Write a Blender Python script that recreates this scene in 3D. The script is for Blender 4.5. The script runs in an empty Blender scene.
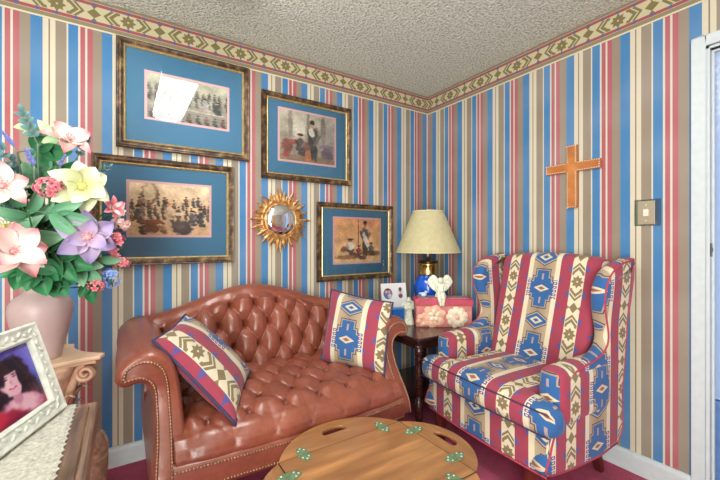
import bpy, bmesh, math, random
import numpy as np
from mathutils import Vector, Matrix, noise
PI = math.pi
R = math.radians
random.seed(7)
sc = bpy.context.scene
COL = sc.collection

# ------------------------------------------------------------------ camera
YAW = R(57); FPX = 364.0; EYE = 1.2
BY, RX, CH = 2.329, 2.216, 2.44          # back wall y, right wall x, ceiling height
cam = bpy.data.cameras.new('camera'); cam.sensor_width = 36; cam.lens = FPX/720*36; cam.clip_start = .02
co = bpy.data.objects.new('camera', cam); COL.objects.link(co)
co.location = (0, 0, EYE); co.rotation_euler = (R(90), 0, YAW-R(90)); sc.camera = co

def at(px, py, Y):
    """where the sight line through a photo pixel meets the plane y = Y"""
    r = (px-360)/FPX; v = (240-py)/FPX
    x = r*math.sin(YAW)+math.cos(YAW); y = -r*math.cos(YAW)+math.sin(YAW)
    t = Y/y
    return Vector((x*t, Y, EYE+v*t))

# ------------------------------------------------------------------ colour
def lin(c):
    out = []
    for v in c[:3]:
        v = v/255.0
        out.append(v/12.92 if v <= .04045 else ((v+.055)/1.055)**2.4)
    return out
def rgba(c): return tuple(lin(c))+(1.0,)

# ------------------------------------------------------------------ node maths
class T:
    def __init__(s, name):
        s.m = bpy.data.materials.new(name); s.m.use_nodes = True
        s.nt = s.m.node_tree; s.nt.nodes.clear()
        s.out = s.nt.nodes.new('ShaderNodeOutputMaterial')
    def n(s, kind): return s.nt.nodes.new(kind)
    def link(s, a, b): s.nt.links.new(a, b)
    def math(s, op, *a):
        n = s.n('ShaderNodeMath'); n.operation = op
        for i, v in enumerate(a):
            if isinstance(v, X): s.link(v.k, n.inputs[i])
            else: n.inputs[i].default_value = v
        return X(s, n.outputs[0])
    def mix(s, f, a, b):
        n = s.n('ShaderNodeMix'); n.data_type = 'RGBA'
        for v, sock in ((f, n.inputs[0]), (a, n.inputs[6]), (b, n.inputs[7])):
            if isinstance(v, X): s.link(v.k, sock)
            elif isinstance(v, (tuple, list)): sock.default_value = rgba(v)
            elif isinstance(v, (int, float)): sock.default_value = v
            else: s.link(v, sock)
        return n.outputs[2]
    def obj(s):
        n = s.n('ShaderNodeTexCoord'); return n.outputs['Object']
    def uv(s):
        n = s.n('ShaderNodeTexCoord'); x = s.n('ShaderNodeSeparateXYZ'); s.link(n.outputs['UV'], x.inputs[0])
        return X(s, x.outputs[0]), X(s, x.outputs[1])
    def pos(s):
        n = s.n('ShaderNodeNewGeometry'); x = s.n('ShaderNodeSeparateXYZ'); s.link(n.outputs['Position'], x.inputs[0])
        return [X(s, x.outputs[i]) for i in range(3)]
    def noise(s, scale, detail=3, stretch=None, vec=None):
        n = s.n('ShaderNodeTexNoise'); n.inputs['Scale'].default_value = scale; n.inputs['Detail'].default_value = detail
        v = vec or s.obj()
        if stretch:
            mp = s.n('ShaderNodeMapping'); mp.inputs['Scale'].default_value = stretch; s.link(v, mp.inputs[0]); v = mp.outputs[0]
        s.link(v, n.inputs['Vector'])
        return X(s, n.outputs['Fac'])
    def ramp(s, f, stops, const=False):
        n = s.n('ShaderNodeValToRGB'); cr = n.color_ramp
        if const: cr.interpolation = 'CONSTANT'
        while len(cr.elements) < len(stops): cr.elements.new(.5)
        for i, (p, c) in enumerate(stops):
            cr.elements[i].position = p; cr.elements[i].color = rgba(c)
        s.link(f.k, n.inputs[0]); return n.outputs[0]
    def bump(s, h, strength, dist=.01):
        n = s.n('ShaderNodeBump'); n.inputs['Strength'].default_value = strength; n.inputs['Distance'].default_value = dist
        s.link(h.k, n.inputs['Height']); return n.outputs[0]
    def bsdf(s, col, rough=.5, metal=0, spec=.5, bump=None, coat=0, emit=None, es=0, sheen=0, trans=0):
        b = s.n('ShaderNodeBsdfPrincipled')
        if isinstance(col, (tuple, list)): b.inputs['Base Color'].default_value = rgba(col)
        else: s.link(col, b.inputs['Base Color'])
        if isinstance(rough, X): s.link(rough.k, b.inputs['Roughness'])
        else: b.inputs['Roughness'].default_value = rough
        b.inputs['Metallic'].default_value = metal
        b.inputs['Specular IOR Level'].default_value = spec
        b.inputs['Coat Weight'].default_value = coat; b.inputs['Coat Roughness'].default_value = .12
        b.inputs['Sheen Weight'].default_value = sheen
        b.inputs['Transmission Weight'].default_value = trans
        if emit: b.inputs['Emission Color'].default_value = rgba(emit); b.inputs['Emission Strength'].default_value = es
        if bump is not None: s.link(bump, b.inputs['Normal'])
        s.link(b.outputs[0], s.out.inputs[0]); return s.m
class X:
    def __init__(s, t, k): s.t, s.k = t, k
    def __add__(s, o): return s.t.math('ADD', s, o)
    __radd__ = __add__
    def __sub__(s, o): return s.t.math('SUBTRACT', s, o)
    def __rsub__(s, o): return s.t.math('SUBTRACT', o, s)
    def __mul__(s, o): return s.t.math('MULTIPLY', s, o)
    __rmul__ = __mul__
    def __truediv__(s, o): return s.t.math('DIVIDE', s, o)
    def __lt__(s, o): return s.t.math('LESS_THAN', s, o)
    def __gt__(s, o): return s.t.math('GREATER_THAN', s, o)
    def __and__(s, o): return s.t.math('MULTIPLY', s, o)
    def __or__(s, o): return s.t.math('MAXIMUM', s, o)
    def abs(s): return s.t.math('ABSOLUTE', s)
    def mod(s, p): return s.t.math('FLOORED_MODULO', s, p)
    def mn(s, o): return s.t.math('MINIMUM', s, o)
    def mx(s, o): return s.t.math('MAXIMUM', s, o)

def plain(name, col, rough=.5, metal=0, spec=.5, var=0.0, vscale=30, bump=0, bscale=200, coat=0, sheen=0):
    t = T(name)
    f = t.noise(vscale, 4)
    dk = tuple(max(0, c*(1-var)) for c in col); lt = tuple(min(255, c*(1+var)) for c in col)
    c = t.ramp(f, [(.3, dk), (.7, lt)])
    bm = t.bump(t.noise(bscale, 3), bump, .004) if bump else None
    return t.bsdf(c, rough, metal, spec, bm, coat, sheen=sheen)

def wood(name, dark, light, scale=(2, 30, 30), rough=.35, coat=.2, k=4):
    t = T(name)
    f = t.noise(k, 6, scale); g = t.noise(2.2, 2)
    c = t.ramp(f*.7+g*.3, [(.32, dark), (.52, tuple((a+b)/2 for a, b in zip(dark, light))), (.68, light)])
    return t.bsdf(c, rough, 0, .5, t.bump(f, .15, .003), coat)

def star_motif(t, u, w, half):
    """olive south-western star and chevron band; w in -1..1 across, u along in the same unit"""
    x = (u.mod(2*half)-half).abs(); y = w.abs()
    lo = x.mn(y); hi = x.mx(y)
    a = (lo*1.7+hi) < 1.02
    p = (x+y)*.707; q = (x-y).abs()*.707
    b = (p.mn(q)*1.7+p.mx(q)) < .98
    hole = (x+y) < .16
    c1 = ((x+y*.95-2.05).abs() < .26) & (y < .92)
    c2 = ((x+y*.95-2.72).abs() < .2) & (y < .92)
    d = ((half-x)*.9+y*1.1) < .72
    e = ((half-x)*1.3+(1.0-y)) < .42
    f = ((x-1.15).abs()+(y-.72).abs()) < .2
    m = ((a | b) & (1-hole)) | c1 | c2 | d | e | f
    return m

RED = (168, 88, 96); TAUPE = (140, 128, 112); BLUE = (58, 120, 172); CREAM = (204, 197, 174); BROWN = (128, 104, 90); WHITE = (200, 198, 184)
def wallpaper(name, axis):
    t = T(name); x, y, z = t.pos()
    s = ((x+.466) if axis == 'x' else (.96-y)).mod(.2812)/.2812
    edges = [(0, RED), (.019, WHITE), (.028, RED), (.051, TAUPE), (.090, BLUE), (.1345, CREAM), (.157, BROWN), (.1625, CREAM), (.1825, TAUPE), (.2255, WHITE), (.2325, BLUE), (.2715, WHITE)]
    c = t.ramp(s, [(p/.2812, k) for p, k in edges], True)
    f = t.noise(90, 4); g = t.noise(3, 2)
    c = t.mix(f*.12, c, (120, 112, 104))
    c = t.mix((g-.4).mx(0)*.25, c, (235, 235, 235))
    return t.bsdf(c, .55, 0, .3, t.bump(f, .06, .002))
def border_mat(name, axis):
    t = T(name); x, y, z = t.pos()
    u = (x-.021) if axis == 'x' else (.879-y)
    v = (z-2.285)/.157
    OLV = (132, 124, 96); OL2 = (116, 106, 66)
    w = (v-.54)/.24
    half = 3.95
    uu = u/.0377+half
    m = star_motif(t, uu, w, half)
    c = t.mix(m, (190, 184, 150), OL2)
    red = (w.abs() > 1.0) & (w.abs() < 1.42)
    c = t.mix(red, c, (152, 72, 82))
    oliv = (w.abs() > 1.42)
    c = t.mix(oliv, c, OLV)
    ln = (w.abs() > 1.42) & (w.abs() < 1.50)
    c = t.mix(ln, c, (182, 168, 144))
    bx = ((u+.0372).mod(.0745)-.0372).abs()
    dot = (bx + ((w.abs()-1.18).abs()*.0377)) < .011
    c = t.mix(dot, c, (84, 88, 140))
    c = t.mix(v < .055, c, (214, 206, 180))
    c = t.mix((v > .95), c, (120, 112, 88))
    f = t.noise(120, 3)
    c = t.mix(f*.15, c, (130, 120, 100))
    return t.bsdf(c, .6, 0, .3)

def fabric(name, bright=1.0):
    t = T(name); u, v = t.uv()
    k = lambda c: tuple(min(255, i*bright) for i in c)
    TAN = k((180, 161, 134)); CR = k((224, 213, 184)); RD = k((160, 64, 84)); BL = k((48, 98, 156)); NV = k((44, 56, 104)); OL = k((136, 118, 84)); PU = k((92, 84, 146))
    x = u.mod(.40)-.20; a = x.abs()
    y = v.mod(.36)-.18; b = y.abs(); yd = .18-b
    tan_d = k((150, 130, 104))
    c = t.mix((a*11).mn(1.0)*.75, tan_d, k((206, 186, 154)))
    def cross(g):
        return ((a < .070+g) & (b < .034+g)) | ((a < .053+g) & (b < .060+g)) | ((a < .036+g) & (b < .102+g))
    ring = cross(.011) & (1-cross(.0065))
    c = t.mix(ring, c, NV)
    c = t.mix(cross(0), c, BL)
    c = t.mix((a/.048+b/.021) < 1, c, k((214, 198, 168)))
    c = t.mix((a/.024+b/.010) < 1, c, k((150, 96, 84)))
    c = t.mix((a < .006) & (b < .085) & (b > .05), c, k((170, 150, 150)))
    d = a/.098+yd/.052
    cap = a < .067
    c = t.mix((d < 1) & cap, c, NV)
    c = t.mix((d < .9) & cap, c, TAN)
    c = t.mix((d < .76) & (a < .064), c, BL)
    c = t.mix((d < .42), c, k((214, 198, 168)))
    c = t.mix((d < .20), c, BL)
    # cream stripe with the blue key figures beside every cross
    c = t.mix((a > .070), c, CR)
    ky = (v.mod(.021)-.0105).abs()
    key = (a > .066) & (a < .092) & (b < .052) & (ky < .0075) & (1-((ky < .003) & (a > .074) & (a < .085)))
    c = t.mix(key, c, PU)
    # red stripe with small purple triangles
    c = t.mix(a > .098, c, RD)
    tt = (v.mod(.1365)-.068).abs()
    tri = ((.166-a)+tt*1.1) < .026
    c = t.mix(tri & (a > .098), c, PU)
    tt2 = ((v+.068).mod(.1365)-.068).abs()
    c = t.mix((((a-.098)+tt2*.8) < .018) & (a > .098), c, PU)
    # cream stripe with the olive stars
    w = (.2-a)/.035
    m = star_motif(t, v/.035, w, 1.95*1.0+1.95)
    c = t.mix(a > .165, c, CR)
    c = t.mix(m & (a > .165), c, OL)
    f = t.noise(400, 2)
    c = t.mix(f*.10, c, (90, 80, 80))
    return t.bsdf(c, .85, 0, .2, t.bump(f, .25, .002), sheen=.15)

# ------------------------------------------------------------------ mesh helpers
def mk(name, verts, faces, mat, parent=None, smooth=True, uvs=None, loc=None):
    me = bpy.data.meshes.new(name)
    me.from_pydata([tuple(v) for v in verts], [], faces)
    if uvs is not None:
        ul = me.uv_layers.new(name='UVMap')
        for lp in me.loops: ul.data[lp.index].uv = uvs[lp.vertex_index]
    me.polygons.foreach_set('use_smooth', [smooth]*len(me.polygons))
    me.update()
    o = bpy.data.objects.new(name, me); COL.objects.link(o)
    for m in (mat if isinstance(mat, (list, tuple)) else [mat]): me.materials.append(m)
    if parent: o.parent = parent
    if loc: o.location = loc
    return o
def fixn(o):
    bm = bmesh.new(); bm.from_mesh(o.data); bmesh.ops.recalc_face_normals(bm, faces=bm.faces); bm.to_mesh(o.data); bm.free(); return o
class MB:
    def __init__(s): s.v = []; s.f = []
    def add(s, v, f):
        k = len(s.v); s.v += [Vector(p) for p in v]; s.f += [tuple(i+k for i in q) for q in f]; return s
    def box(s, c, d, rz=0, M=None):
        pts = []
        for sx in (-1, 1):
            for sy in (-1, 1):
                for sz in (-1, 1):
                    p = Vector((sx*d[0]/2, sy*d[1]/2, sz*d[2]/2))
                    if rz: p = Matrix.Rotation(rz, 3, 'Z') @ p
                    if M: p = M @ p
                    pts.append(p+Vector(c))
        return s.add(pts, [(0, 1, 3, 2), (4, 6, 7, 5), (0, 4, 5, 1), (2, 3, 7, 6), (0, 2, 6, 4), (1, 5, 7, 3)])
    def lathe(s, prof, n=32, c=(0, 0, 0), M=None):
        v = []; f = []
        for r, z in prof:
            for i in range(n):
                a = 2*PI*i/n; p = Vector((r*math.cos(a), r*math.sin(a), z))
                if M: p = M @ p
                v.append(p+Vector(c))
        for j in range(len(prof)-1):
            for i in range(n):
                f.append((j*n+i, j*n+(i+1) % n, (j+1)*n+(i+1) % n, (j+1)*n+i))
        if prof[0][0] > 1e-5: f.append(tuple(range(n-1, -1, -1)))
        if prof[-1][0] > 1e-5: f.append(tuple((len(prof)-1)*n+i for i in range(n)))
        return s.add(v, f)
    def tube(s, pts, r, n=8):
        pts = [Vector(p) for p in pts]; v = []; f = []; up = Vector((0, 0, 1)); prev = None
        for i, p in enumerate(pts):
            d = (pts[min(i+1, len(pts)-1)]-pts[max(i-1, 0)])
            if d.length < 1e-9: d = Vector((0, 0, 1))
            d.normalize()
            if prev is None:
                a = d.cross(up)
                if a.length < .1: a = d.cross(Vector((1, 0, 0)))
            else: a = prev-d*prev.dot(d)
            a.normalize(); prev = a; b = d.cross(a)
            rr = r[i] if isinstance(r, (list, tuple)) else r
            for k in range(n):
                t = 2*PI*k/n; v.append(p+(a*math.cos(t)+b*math.sin(t))*rr)
        for j in range(len(pts)-1):
            for k in range(n): f.append((j*n+k, j*n+(k+1) % n, (j+1)*n+(k+1) % n, (j+1)*n+k))
        f.append(tuple(range(n-1, -1, -1))); f.append(tuple((len(pts)-1)*n+k for k in range(n)))
        return s.add(v, f)
    def ball(s, c, r, n=12, m=8, M=None):
        if not isinstance(r, (list, tuple)): r = (r, r, r)
        v = []; f = []
        for j in range(m+1):
            th = PI*j/m
            for i in range(n):
                ph = 2*PI*i/n; p = Vector((r[0]*math.sin(th)*math.cos(ph), r[1]*math.sin(th)*math.sin(ph), r[2]*math.cos(th)))
                if M: p = M @ p
                v.append(p+Vector(c))
        for j in range(m):
            for i in range(n): f.append((j*n+i, (j+1)*n+i, (j+1)*n+(i+1) % n, j*n+(i+1) % n))
        return s.add(v, f)
    def prism(s, poly, z0, z1, M=None):
        n = len(poly)
        v = [Vector((p[0], p[1], z0)) for p in poly]+[Vector((p[0], p[1], z1)) for p in poly]
        if M: v = [M @ p for p in v]
        return s.add(v, [tuple(range(n-1, -1, -1)), tuple(range(n, 2*n))]+[(i, (i+1) % n, n+(i+1) % n, n+i) for i in range(n)])
    def build(s, name, mat, parent=None, smooth=False, bevel=0, seg=2, weld=True):
        o = mk(name, s.v, s.f, mat, parent, smooth)
        bm = bmesh.new(); bm.from_mesh(o.data)
        if weld: bmesh.ops.remove_doubles(bm, verts=bm.verts, dist=1e-5)
        bmesh.ops.recalc_face_normals(bm, faces=bm.faces); bm.to_mesh(o.data); bm.free()
        if bevel: 
            b = o.modifiers.new('bevel', 'BEVEL'); b.width = bevel; b.segments = seg; b.limit_method = 'ANGLE'; b.angle_limit = R(35)
            for p in o.data.polygons: p.use_smooth = True
            o.modifiers.new('wn', 'WEIGHTED_NORMAL')
        return o
def boxuv(o, du=0, dv=0, ax=None, wrap=0.0):
    """fabric coordinates in metres from the face direction (parent's axes)"""
    me = o.data; ul = me.uv_layers.get('UVMap') or me.uv_layers.new(name='UVMap')
    for p in me.polygons:
        n = p.normal
        k = ax or ('x' if abs(n.x) > max(abs(n.y), abs(n.z)*.8) else ('y' if abs(n.y) > abs(n.z) else 'z'))
        for li in p.loop_indices:
            c = me.vertices[me.loops[li].vertex_index].co
            if k == 'x': uv = (c.y, c.z)
            elif k == 'y': uv = (c.x, c.z)
            else: uv = (c.x, c.y)
            ul.data[li].uv = (uv[0]+du, uv[1]+dv)
def rbox(w, d, h, r, n=(10, 10, 6), fn=None):
    """rounded box centred at 0; fn reshapes every point"""
    bm = bmesh.new(); verts = {}; 
    def key(p): return tuple(round(c, 6) for c in p)
    V = []; F = []
    def vid(p):
        k = key(p)
        if k not in verts: verts[k] = len(V); V.append(Vector(p))
        return verts[k]
    bm.free()
    def ticks(L, m):
        a = [-L/2+r*(1-math.cos(i/3*PI/2)) for i in range(3)]
        mid = [-L/2+r+(L-2*r)*i/m for i in range(m+1)]
        return a+mid+[-q for q in a[::-1]]
    tx, ty, tz = ticks(w, n[0]), ticks(d, n[1]), ticks(h, n[2])
    def face(A, B, fnp):
        for i in range(len(A)-1):
            for j in range(len(B)-1):
                F.append((vid(fnp(A[i], B[j])), vid(fnp(A[i+1], B[j])), vid(fnp(A[i+1], B[j+1])), vid(fnp(A[i], B[j+1]))))
    face(tx, ty, lambda a, b: (a, b, h/2)); face(ty, tx, lambda a, b: (b, a, -h/2))
    face(tx, tz, lambda a, b: (a, -d/2, b)); face(tz, tx, lambda a, b: (b, d/2, a))
    face(ty, tz, lambda a, b: (w/2, a, b)); face(tz, ty, lambda a, b: (-w/2, b, a))
    out = []
    for p in V:
        q = Vector((max(-(w/2-r), min(w/2-r, p.x)), max(-(d/2-r), min(d/2-r, p.y)), max(-(h/2-r), min(h/2-r, p.z))))
        e = p-q
        if e.length > 1e-9: e.normalize()
        p2 = q+e*r
        out.append(fn(p2) if fn else p2)
    return out, F
def empty(name, loc, rz=0):
    o = bpy.data.objects.new(name, None); COL.objects.link(o); o.location = loc; o.rotation_euler = (0, 0, rz); o.empty_display_size = .05
    return o
def tag(o, label, cat, group=None):
    o['label'] = label; o['category'] = cat
    if group: o['group'] = group
    return o
def struct(o): o['kind'] = 'structure'; return o
def smoothstep(a, b, x):
    t = max(0, min(1, (x-a)/(b-a))); return t*t*(3-2*t)
def catmull(pts, n=6, closed=False):
    P = [Vector(p) for p in pts]; out = []
    N = len(P); rng = range(N if closed else N-1)
    g = (lambda i: P[i % N]) if closed else (lambda i: P[max(0, min(N-1, i))])
    for i in rng:
        a, b, c, d = g(i-1), g(i), g(i+1), g(i+2)
        for k in range(n):
            t = k/n
            out.append(.5*((2*b)+(c-a)*t+(2*a-5*b+4*c-d)*t*t+(3*b-a-3*c+d)*t**3))
    if not closed: out.append(P[-1])
    return out
def resample(pts, step):
    pts = [Vector(p) for p in pts]; out = [pts[0]]; acc = 0
    for a, b in zip(pts, pts[1:]):
        L = (b-a).length
        if L < 1e-9: continue
        s = step-acc
        while s <= L: out.append(a+(b-a)*(s/L)); s += step
        acc = (acc+L) % step
    return out

# ------------------------------------------------------------------ materials
M_wall_b = wallpaper('striped_wallpaper_back', 'x'); M_wall_r = wallpaper('striped_wallpaper_right', 'y')
M_bord_b = border_mat('border_back', 'x'); M_bord_r = border_mat('border_right', 'y')
def ceiling_mat():
    t = T('popcorn_ceiling')
    a = t.noise(75, 3); b = t.noise(30, 2)
    h = a*.75+b*.35
    c = t.ramp(a, [(.34, (186, 192, 176)), (.5, (226, 232, 218)), (.66, (246, 250, 240))])
    return t.bsdf(c, .9, 0, .2, t.bump(h, 1.0, .04))
M_ceil = ceiling_mat()
def carpet_mat():
    t = T('burgundy_carpet'); a = t.noise(350, 3); b = t.noise(9, 3)
    c = t.ramp(a*.5+b*.5, [(.3, (142, 20, 62)), (.55, (190, 44, 94)), (.75, (218, 76, 124))])
    return t.bsdf(c, .95, 0, .1, t.bump(a, .8, .01), sheen=.3)
M_floor = carpet_mat()
M_white = plain('white_painted_wood', (196, 206, 210), .4, var=.02)
M_plainwall = plain('plain_room_wall', (190, 182, 170), .8, var=.03)
M_bluewall = plain('pale_blue_hall_wall', (150, 172, 204), .8, var=.03)
M_bluefloor = plain('blue_hall_floor', (70, 110, 170), .8, var=.06)
def leather_mat():
    t = T('oxblood_leather'); f = t.noise(7, 3); g = t.noise(260, 3); h = t.noise(60, 4)
    c = t.ramp(f*.6+h*.4, [(.25, (106, 54, 39)), (.5, (132, 69, 51)), (.75, (150, 85, 65))])
    return t.bsdf(c, h*.10+.29, 0, .55, t.bump(g*.5+h*.5, .22, .003), .25)
M_leather = leather_mat()
M_button = plain('leather_button', (110, 50, 36), .35)
M_brass = plain('aged_brass', (164, 148, 116), .35, 1, var=.1)
M_brassL = plain('polished_brass', (216, 184, 110), .2, 1)
M_fabric = fabric('southwestern_fabric'); M_fabric2 = fabric('southwestern_pillow_fabric', .92)
M_welt = plain('rose_piping', (176, 62, 84), .8)
M_welt2 = plain('navy_piping', (58, 50, 82), .8)
M_mahog = wood('dark_mahogany', (34, 16, 14), (84, 44, 36), (4, 4, 30), .25, .4)
M_cherry = wood('cherry_leg_wood', (60, 18, 14), (110, 46, 34), (8, 8, 1), .3, .4)
M_tray = wood('honey_tray_wood', (128, 84, 48), (196, 140, 86), (1.2, 9, 9), .3, .35, 3)
M_traydark = wood('tray_base_wood', (70, 36, 20), (120, 70, 40), (8, 8, 1), .35, .3)
M_patina = plain('green_patina_brass', (112, 138, 104), .5, .4, var=.16, vscale=140)
M_screw = plain('pale_screw_heads', (224, 226, 210), .4, .2)
M_darkgap = plain('dark_seam', (40, 26, 18), .8)
M_glass = None
def glass_mat(ior=1.5, name='picture_glass'):
    t = T(name); tr = t.n('ShaderNodeBsdfTransparent'); gl = t.n('ShaderNodeBsdfGlossy'); gl.inputs['Roughness'].default_value = .015
    fr = t.n('ShaderNodeFresnel'); fr.inputs['IOR'].default_value = ior; mx = t.n('ShaderNodeMixShader')
    t.link(fr.outputs[0], mx.inputs[0]); t.link(tr.outputs[0], mx.inputs[1]); t.link(gl.outputs[0], mx.inputs[2]); t.link(mx.outputs[0], t.out.inputs[0]); return t.m
M_glass = glass_mat(); M_glass2 = glass_mat(1.12, 'matte_picture_glass')
def frame_mat():
    t = T('tortoise_gilt_frame'); a = t.noise(26, 5); b = t.noise(120, 3)
    c = t.ramp(a*.75+b*.25, [(.32, (36, 27, 22)), (.47, (70, 52, 38)), (.58, (110, 86, 60)), (.72, (156, 130, 92))])
    return t.bsdf(c, .38, .25, .5, t.bump(b, .3, .003))
M_frame = frame_mat()
M_gilt = plain('gilt_lip', (206, 180, 122), .35, .6, var=.12, vscale=60)
M_mat = plain('blue_mat_board', (76, 122, 152), .9, spec=.1, var=.04, vscale=300)
M_matlip = plain('rose_mat_bevel', (214, 176, 176), .9, spec=.1)
def vcol(name, rough=.6):
    t = T(name); a = t.n('ShaderNodeVertexColor'); a.layer_name = 'Col'
    f = t.noise(160, 3)
    return t.bsdf(t.mix(f*.12, a.outputs[0], (80, 70, 60)), rough, 0, .2)
M_art = vcol('printed_picture')
def sun_mat():
    t = T('sunburst_gold'); a = t.noise(40, 4)
    c = t.ramp(a, [(.3, (134, 88, 48)), (.5, (188, 138, 82)), (.7, (232, 200, 140))])
    return t.bsdf(c, .38, .55, .5, t.bump(a, .2, .004))
M_sun = sun_mat()
M_mirror = plain('silvered_mirror', (232, 236, 238), .02, 1)

# ------------------------------------------------------------------ the room
def box_obj(name, c, d, mat, bevel=0): return MB().box(c, d).build(name, mat, bevel=bevel)
LX, FY = -1.7, -1.9
struct(box_obj('floor', ((LX+3.6)/2, (FY+BY)/2, -.05), (3.6-LX, BY-FY+.2, .1), M_floor))
struct(box_obj('ceiling', ((LX+3.6)/2, (FY+BY)/2, CH+.05), (3.6-LX, BY-FY+.2, .1), M_ceil))
struct(box_obj('wall_back', ((LX+3.6)/2, BY+.05, CH/2), (3.6-LX, .1, CH), M_wall_b))
D0, D1, DH = -.28, .516, 2.062
w = MB()
w.box((RX+.05, (D1+BY)/2, CH/2), (.1, BY-D1, CH)); w.box((RX+.05, (FY+D0)/2, CH/2), (.1, D0-FY, CH)); w.box((RX+.05, (D0+D1)/2, (DH+CH)/2), (.1, D1-D0, CH-DH))
struct(w.build('wall_right', M_wall_r))
struct(box_obj('wall_left', (LX-.05, (FY+BY)/2, CH/2), (.1, BY-FY, CH), M_plainwall))
struct(box_obj('wall_rear', ((LX+3.6)/2, FY-.05, CH/2), (3.6-LX, .1, CH), M_plainwall))
struct(box_obj('wall_hall', (3.55, (FY+BY)/2, CH/2), (.1, BY-FY, CH), M_bluewall))
struct(box_obj('trim_1', ((LX+RX)/2, BY-.002, 2.285+.0785), (RX-LX, .004, .155), M_bord_b))
struct(box_obj('trim_2', (RX-.002, (FY+BY)/2-.002, 2.285+.0785), (.004, BY-FY-.004, .155), M_bord_r))
def baseboard(name, a, b, nrm):
    a = Vector(a); b = Vector(b); n = Vector(nrm)
    prof = [(0, 0), (.015, 0), (.015, .085), (.010, .100), (.004, .104), (0, .104)]
    m = MB(); k = len(prof)
    v = [p+n*q[0]+Vector((0, 0, q[1])) for p in (a, b) for q in prof]
    m.add(v, [tuple(range(k)), tuple(range(2*k-1, k-1, -1))]+[(i, k+i, k+(i+1) % k, (i+1) % k) for i in range(k)])
    return struct(m.build(name, M_white))
baseboard('baseboard_back', (LX, BY, 0), (RX, BY, 0), (0, -1, 0))
baseboard('baseboard_right', (RX, .579, 0), (RX, BY-.015, 0), (-1, 0, 0))
# cased opening in the right wall
d = MB()
d.box((RX-.008, .5545, 1.063), (.016+.004, .049, 2.126)); d.box((RX-.008, D0-.0245, 1.063), (.02, .049, 2.126)); d.box((RX-.008, (.53+D0)/2, 2.101), (.02, .53-D0, .05))
door = struct(d.build('door_1', M_white, bevel=.004))
j = MB()
j.box((RX+.028, .523, 1.038), (.07, .014, 2.076)); j.box((RX+.028, D0-.007, 1.038), (.07, .014, 2.076)); j.box((RX+.028, (.53+D0)/2, 2.069), (.07, .53-D0, .014))
j.box((RX+.030, .512, 1.03), (.016, .010, 2.05)); j.box((RX+.030, (.516+D0)/2, 2.057), (.016, .516-D0, .010))
j.build('door_jamb', M_white, door, bevel=.002)
MB().box((RX+.052, (D0+D1)/2, .235), (.016, D1-D0, .47)).build('lower_panel', plain('blue_lower_panel', (86, 124, 178), .4, var=.06), door, bevel=.002)
tg = T('frosted_blue_glass'); px_, py_, pz_ = tg.pos(); fg = tg.noise(55, 4)
cg = tg.mix(((pz_-1.55)/.35).mx(0).mn(1.0)*((fg-.42)*3).mx(0).mn(1.0), (150, 174, 214), (206, 216, 236))  # pale mottling near the top is a painted reflection of the textured ceiling
MB().box((RX+.052, (D0+D1)/2, 1.265), (.012, D1-D0, 1.58)).build('glass_panel', tg.bsdf(cg, .22, 0, .5), door, bevel=.002)
MB().box((RX+.008, .5145, 1.155), (.022, .004, .06)).ball((RX+.008, .512, 1.155), (.006, .004, .012)).build('strike_plate', plain('steel_plate', (96, 100, 104), .35, .9), door)
# hidden half of the room that the mirror sees: a plain tan door in the rear wall
dd = MB(); dd.box((.5, FY+.02, 1.02), (.8, .04, 2.04)); dr = struct(dd.build('door_2', plain('tan_door', (196, 152, 92), .5, var=.05), bevel=.004))
MB().ball((.2, FY+.075, 1.0), .03).build('door_handle', M_brassL, dr, True)

# ------------------------------------------------------------------ lights
def area(name, loc, target, sx, sy, power, col=(1, 1, 1)):
    l = bpy.data.lights.new(name, 'AREA'); l.shape = 'RECTANGLE'; l.size = sx; l.size_y = sy; l.energy = power; l.color = col
    o = bpy.data.objects.new(name, l); COL.objects.link(o); o.location = loc
    o.rotation_euler = (Vector(target)-Vector(loc)).to_track_quat('-Z', 'Y').to_euler(); return o
area('added_fill', (-.95, -1.1, 1.75), (1.2, 1.8, 1.1), 1.2, 1.2, 50, (1, .985, .96))  # added soft fill behind the camera, not a lamp of the room
area('added_uplight', (-1.05, -.9, .75), (.2, .5, 2.44), 1.2, 1.8, 120, (.96, 1, .94))  # added uplight to brighten the ceiling, no such fixture in the room
area('added_hall_fill', (2.9, -.1, 2.3), (2.9, .3, 0), .8, .8, 26, (.82, .9, 1))  # added light for the unseen space past the door, no known fixture
wd = bpy.data.worlds.new('world'); sc.world = wd; wd.use_nodes = True
wd.node_tree.nodes['Background'].inputs[0].default_value = (.8, .85, 1, 1); wd.node_tree.nodes['Background'].inputs[1].default_value = .5
# wrap-around ceiling fluorescent, mirrored in the glass of the upper picture
fx = tag(empty('ceiling_light', (.36, 1.18, CH)), 'long white wraparound fluorescent ceiling light reflected in the top left picture', 'ceiling light')
MB().box((0, 0, -.012), (.30, 1.12, .024)).build('fixture_base', M_white, fx, bevel=.004)
t = T('lit_diffuser'); em = t.n('ShaderNodeEmission'); em.inputs[0].default_value = (1, .995, .97, 1); em.inputs[1].default_value = 27; t.link(em.outputs[0], t.out.inputs[0])
MB().prism([(-.13, -.024), (-.12, -.06), (-.07, -.085), (.07, -.085), (.12, -.06), (.13, -.024)], -.54, .54, Matrix(((1, 0, 0), (0, 0, 1), (0, 1, 0)))).build('diffuser', t.m, fx, True)
for sy in (-.548, .548): MB().box((0, sy, -.05), (.27, .014, .075)).build('end_cap', M_white, fx, bevel=.004)

sc.view_settings.view_transform = 'Standard'
sc.view_settings.look = 'None'
sc.view_settings.exposure = -0.16

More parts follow.
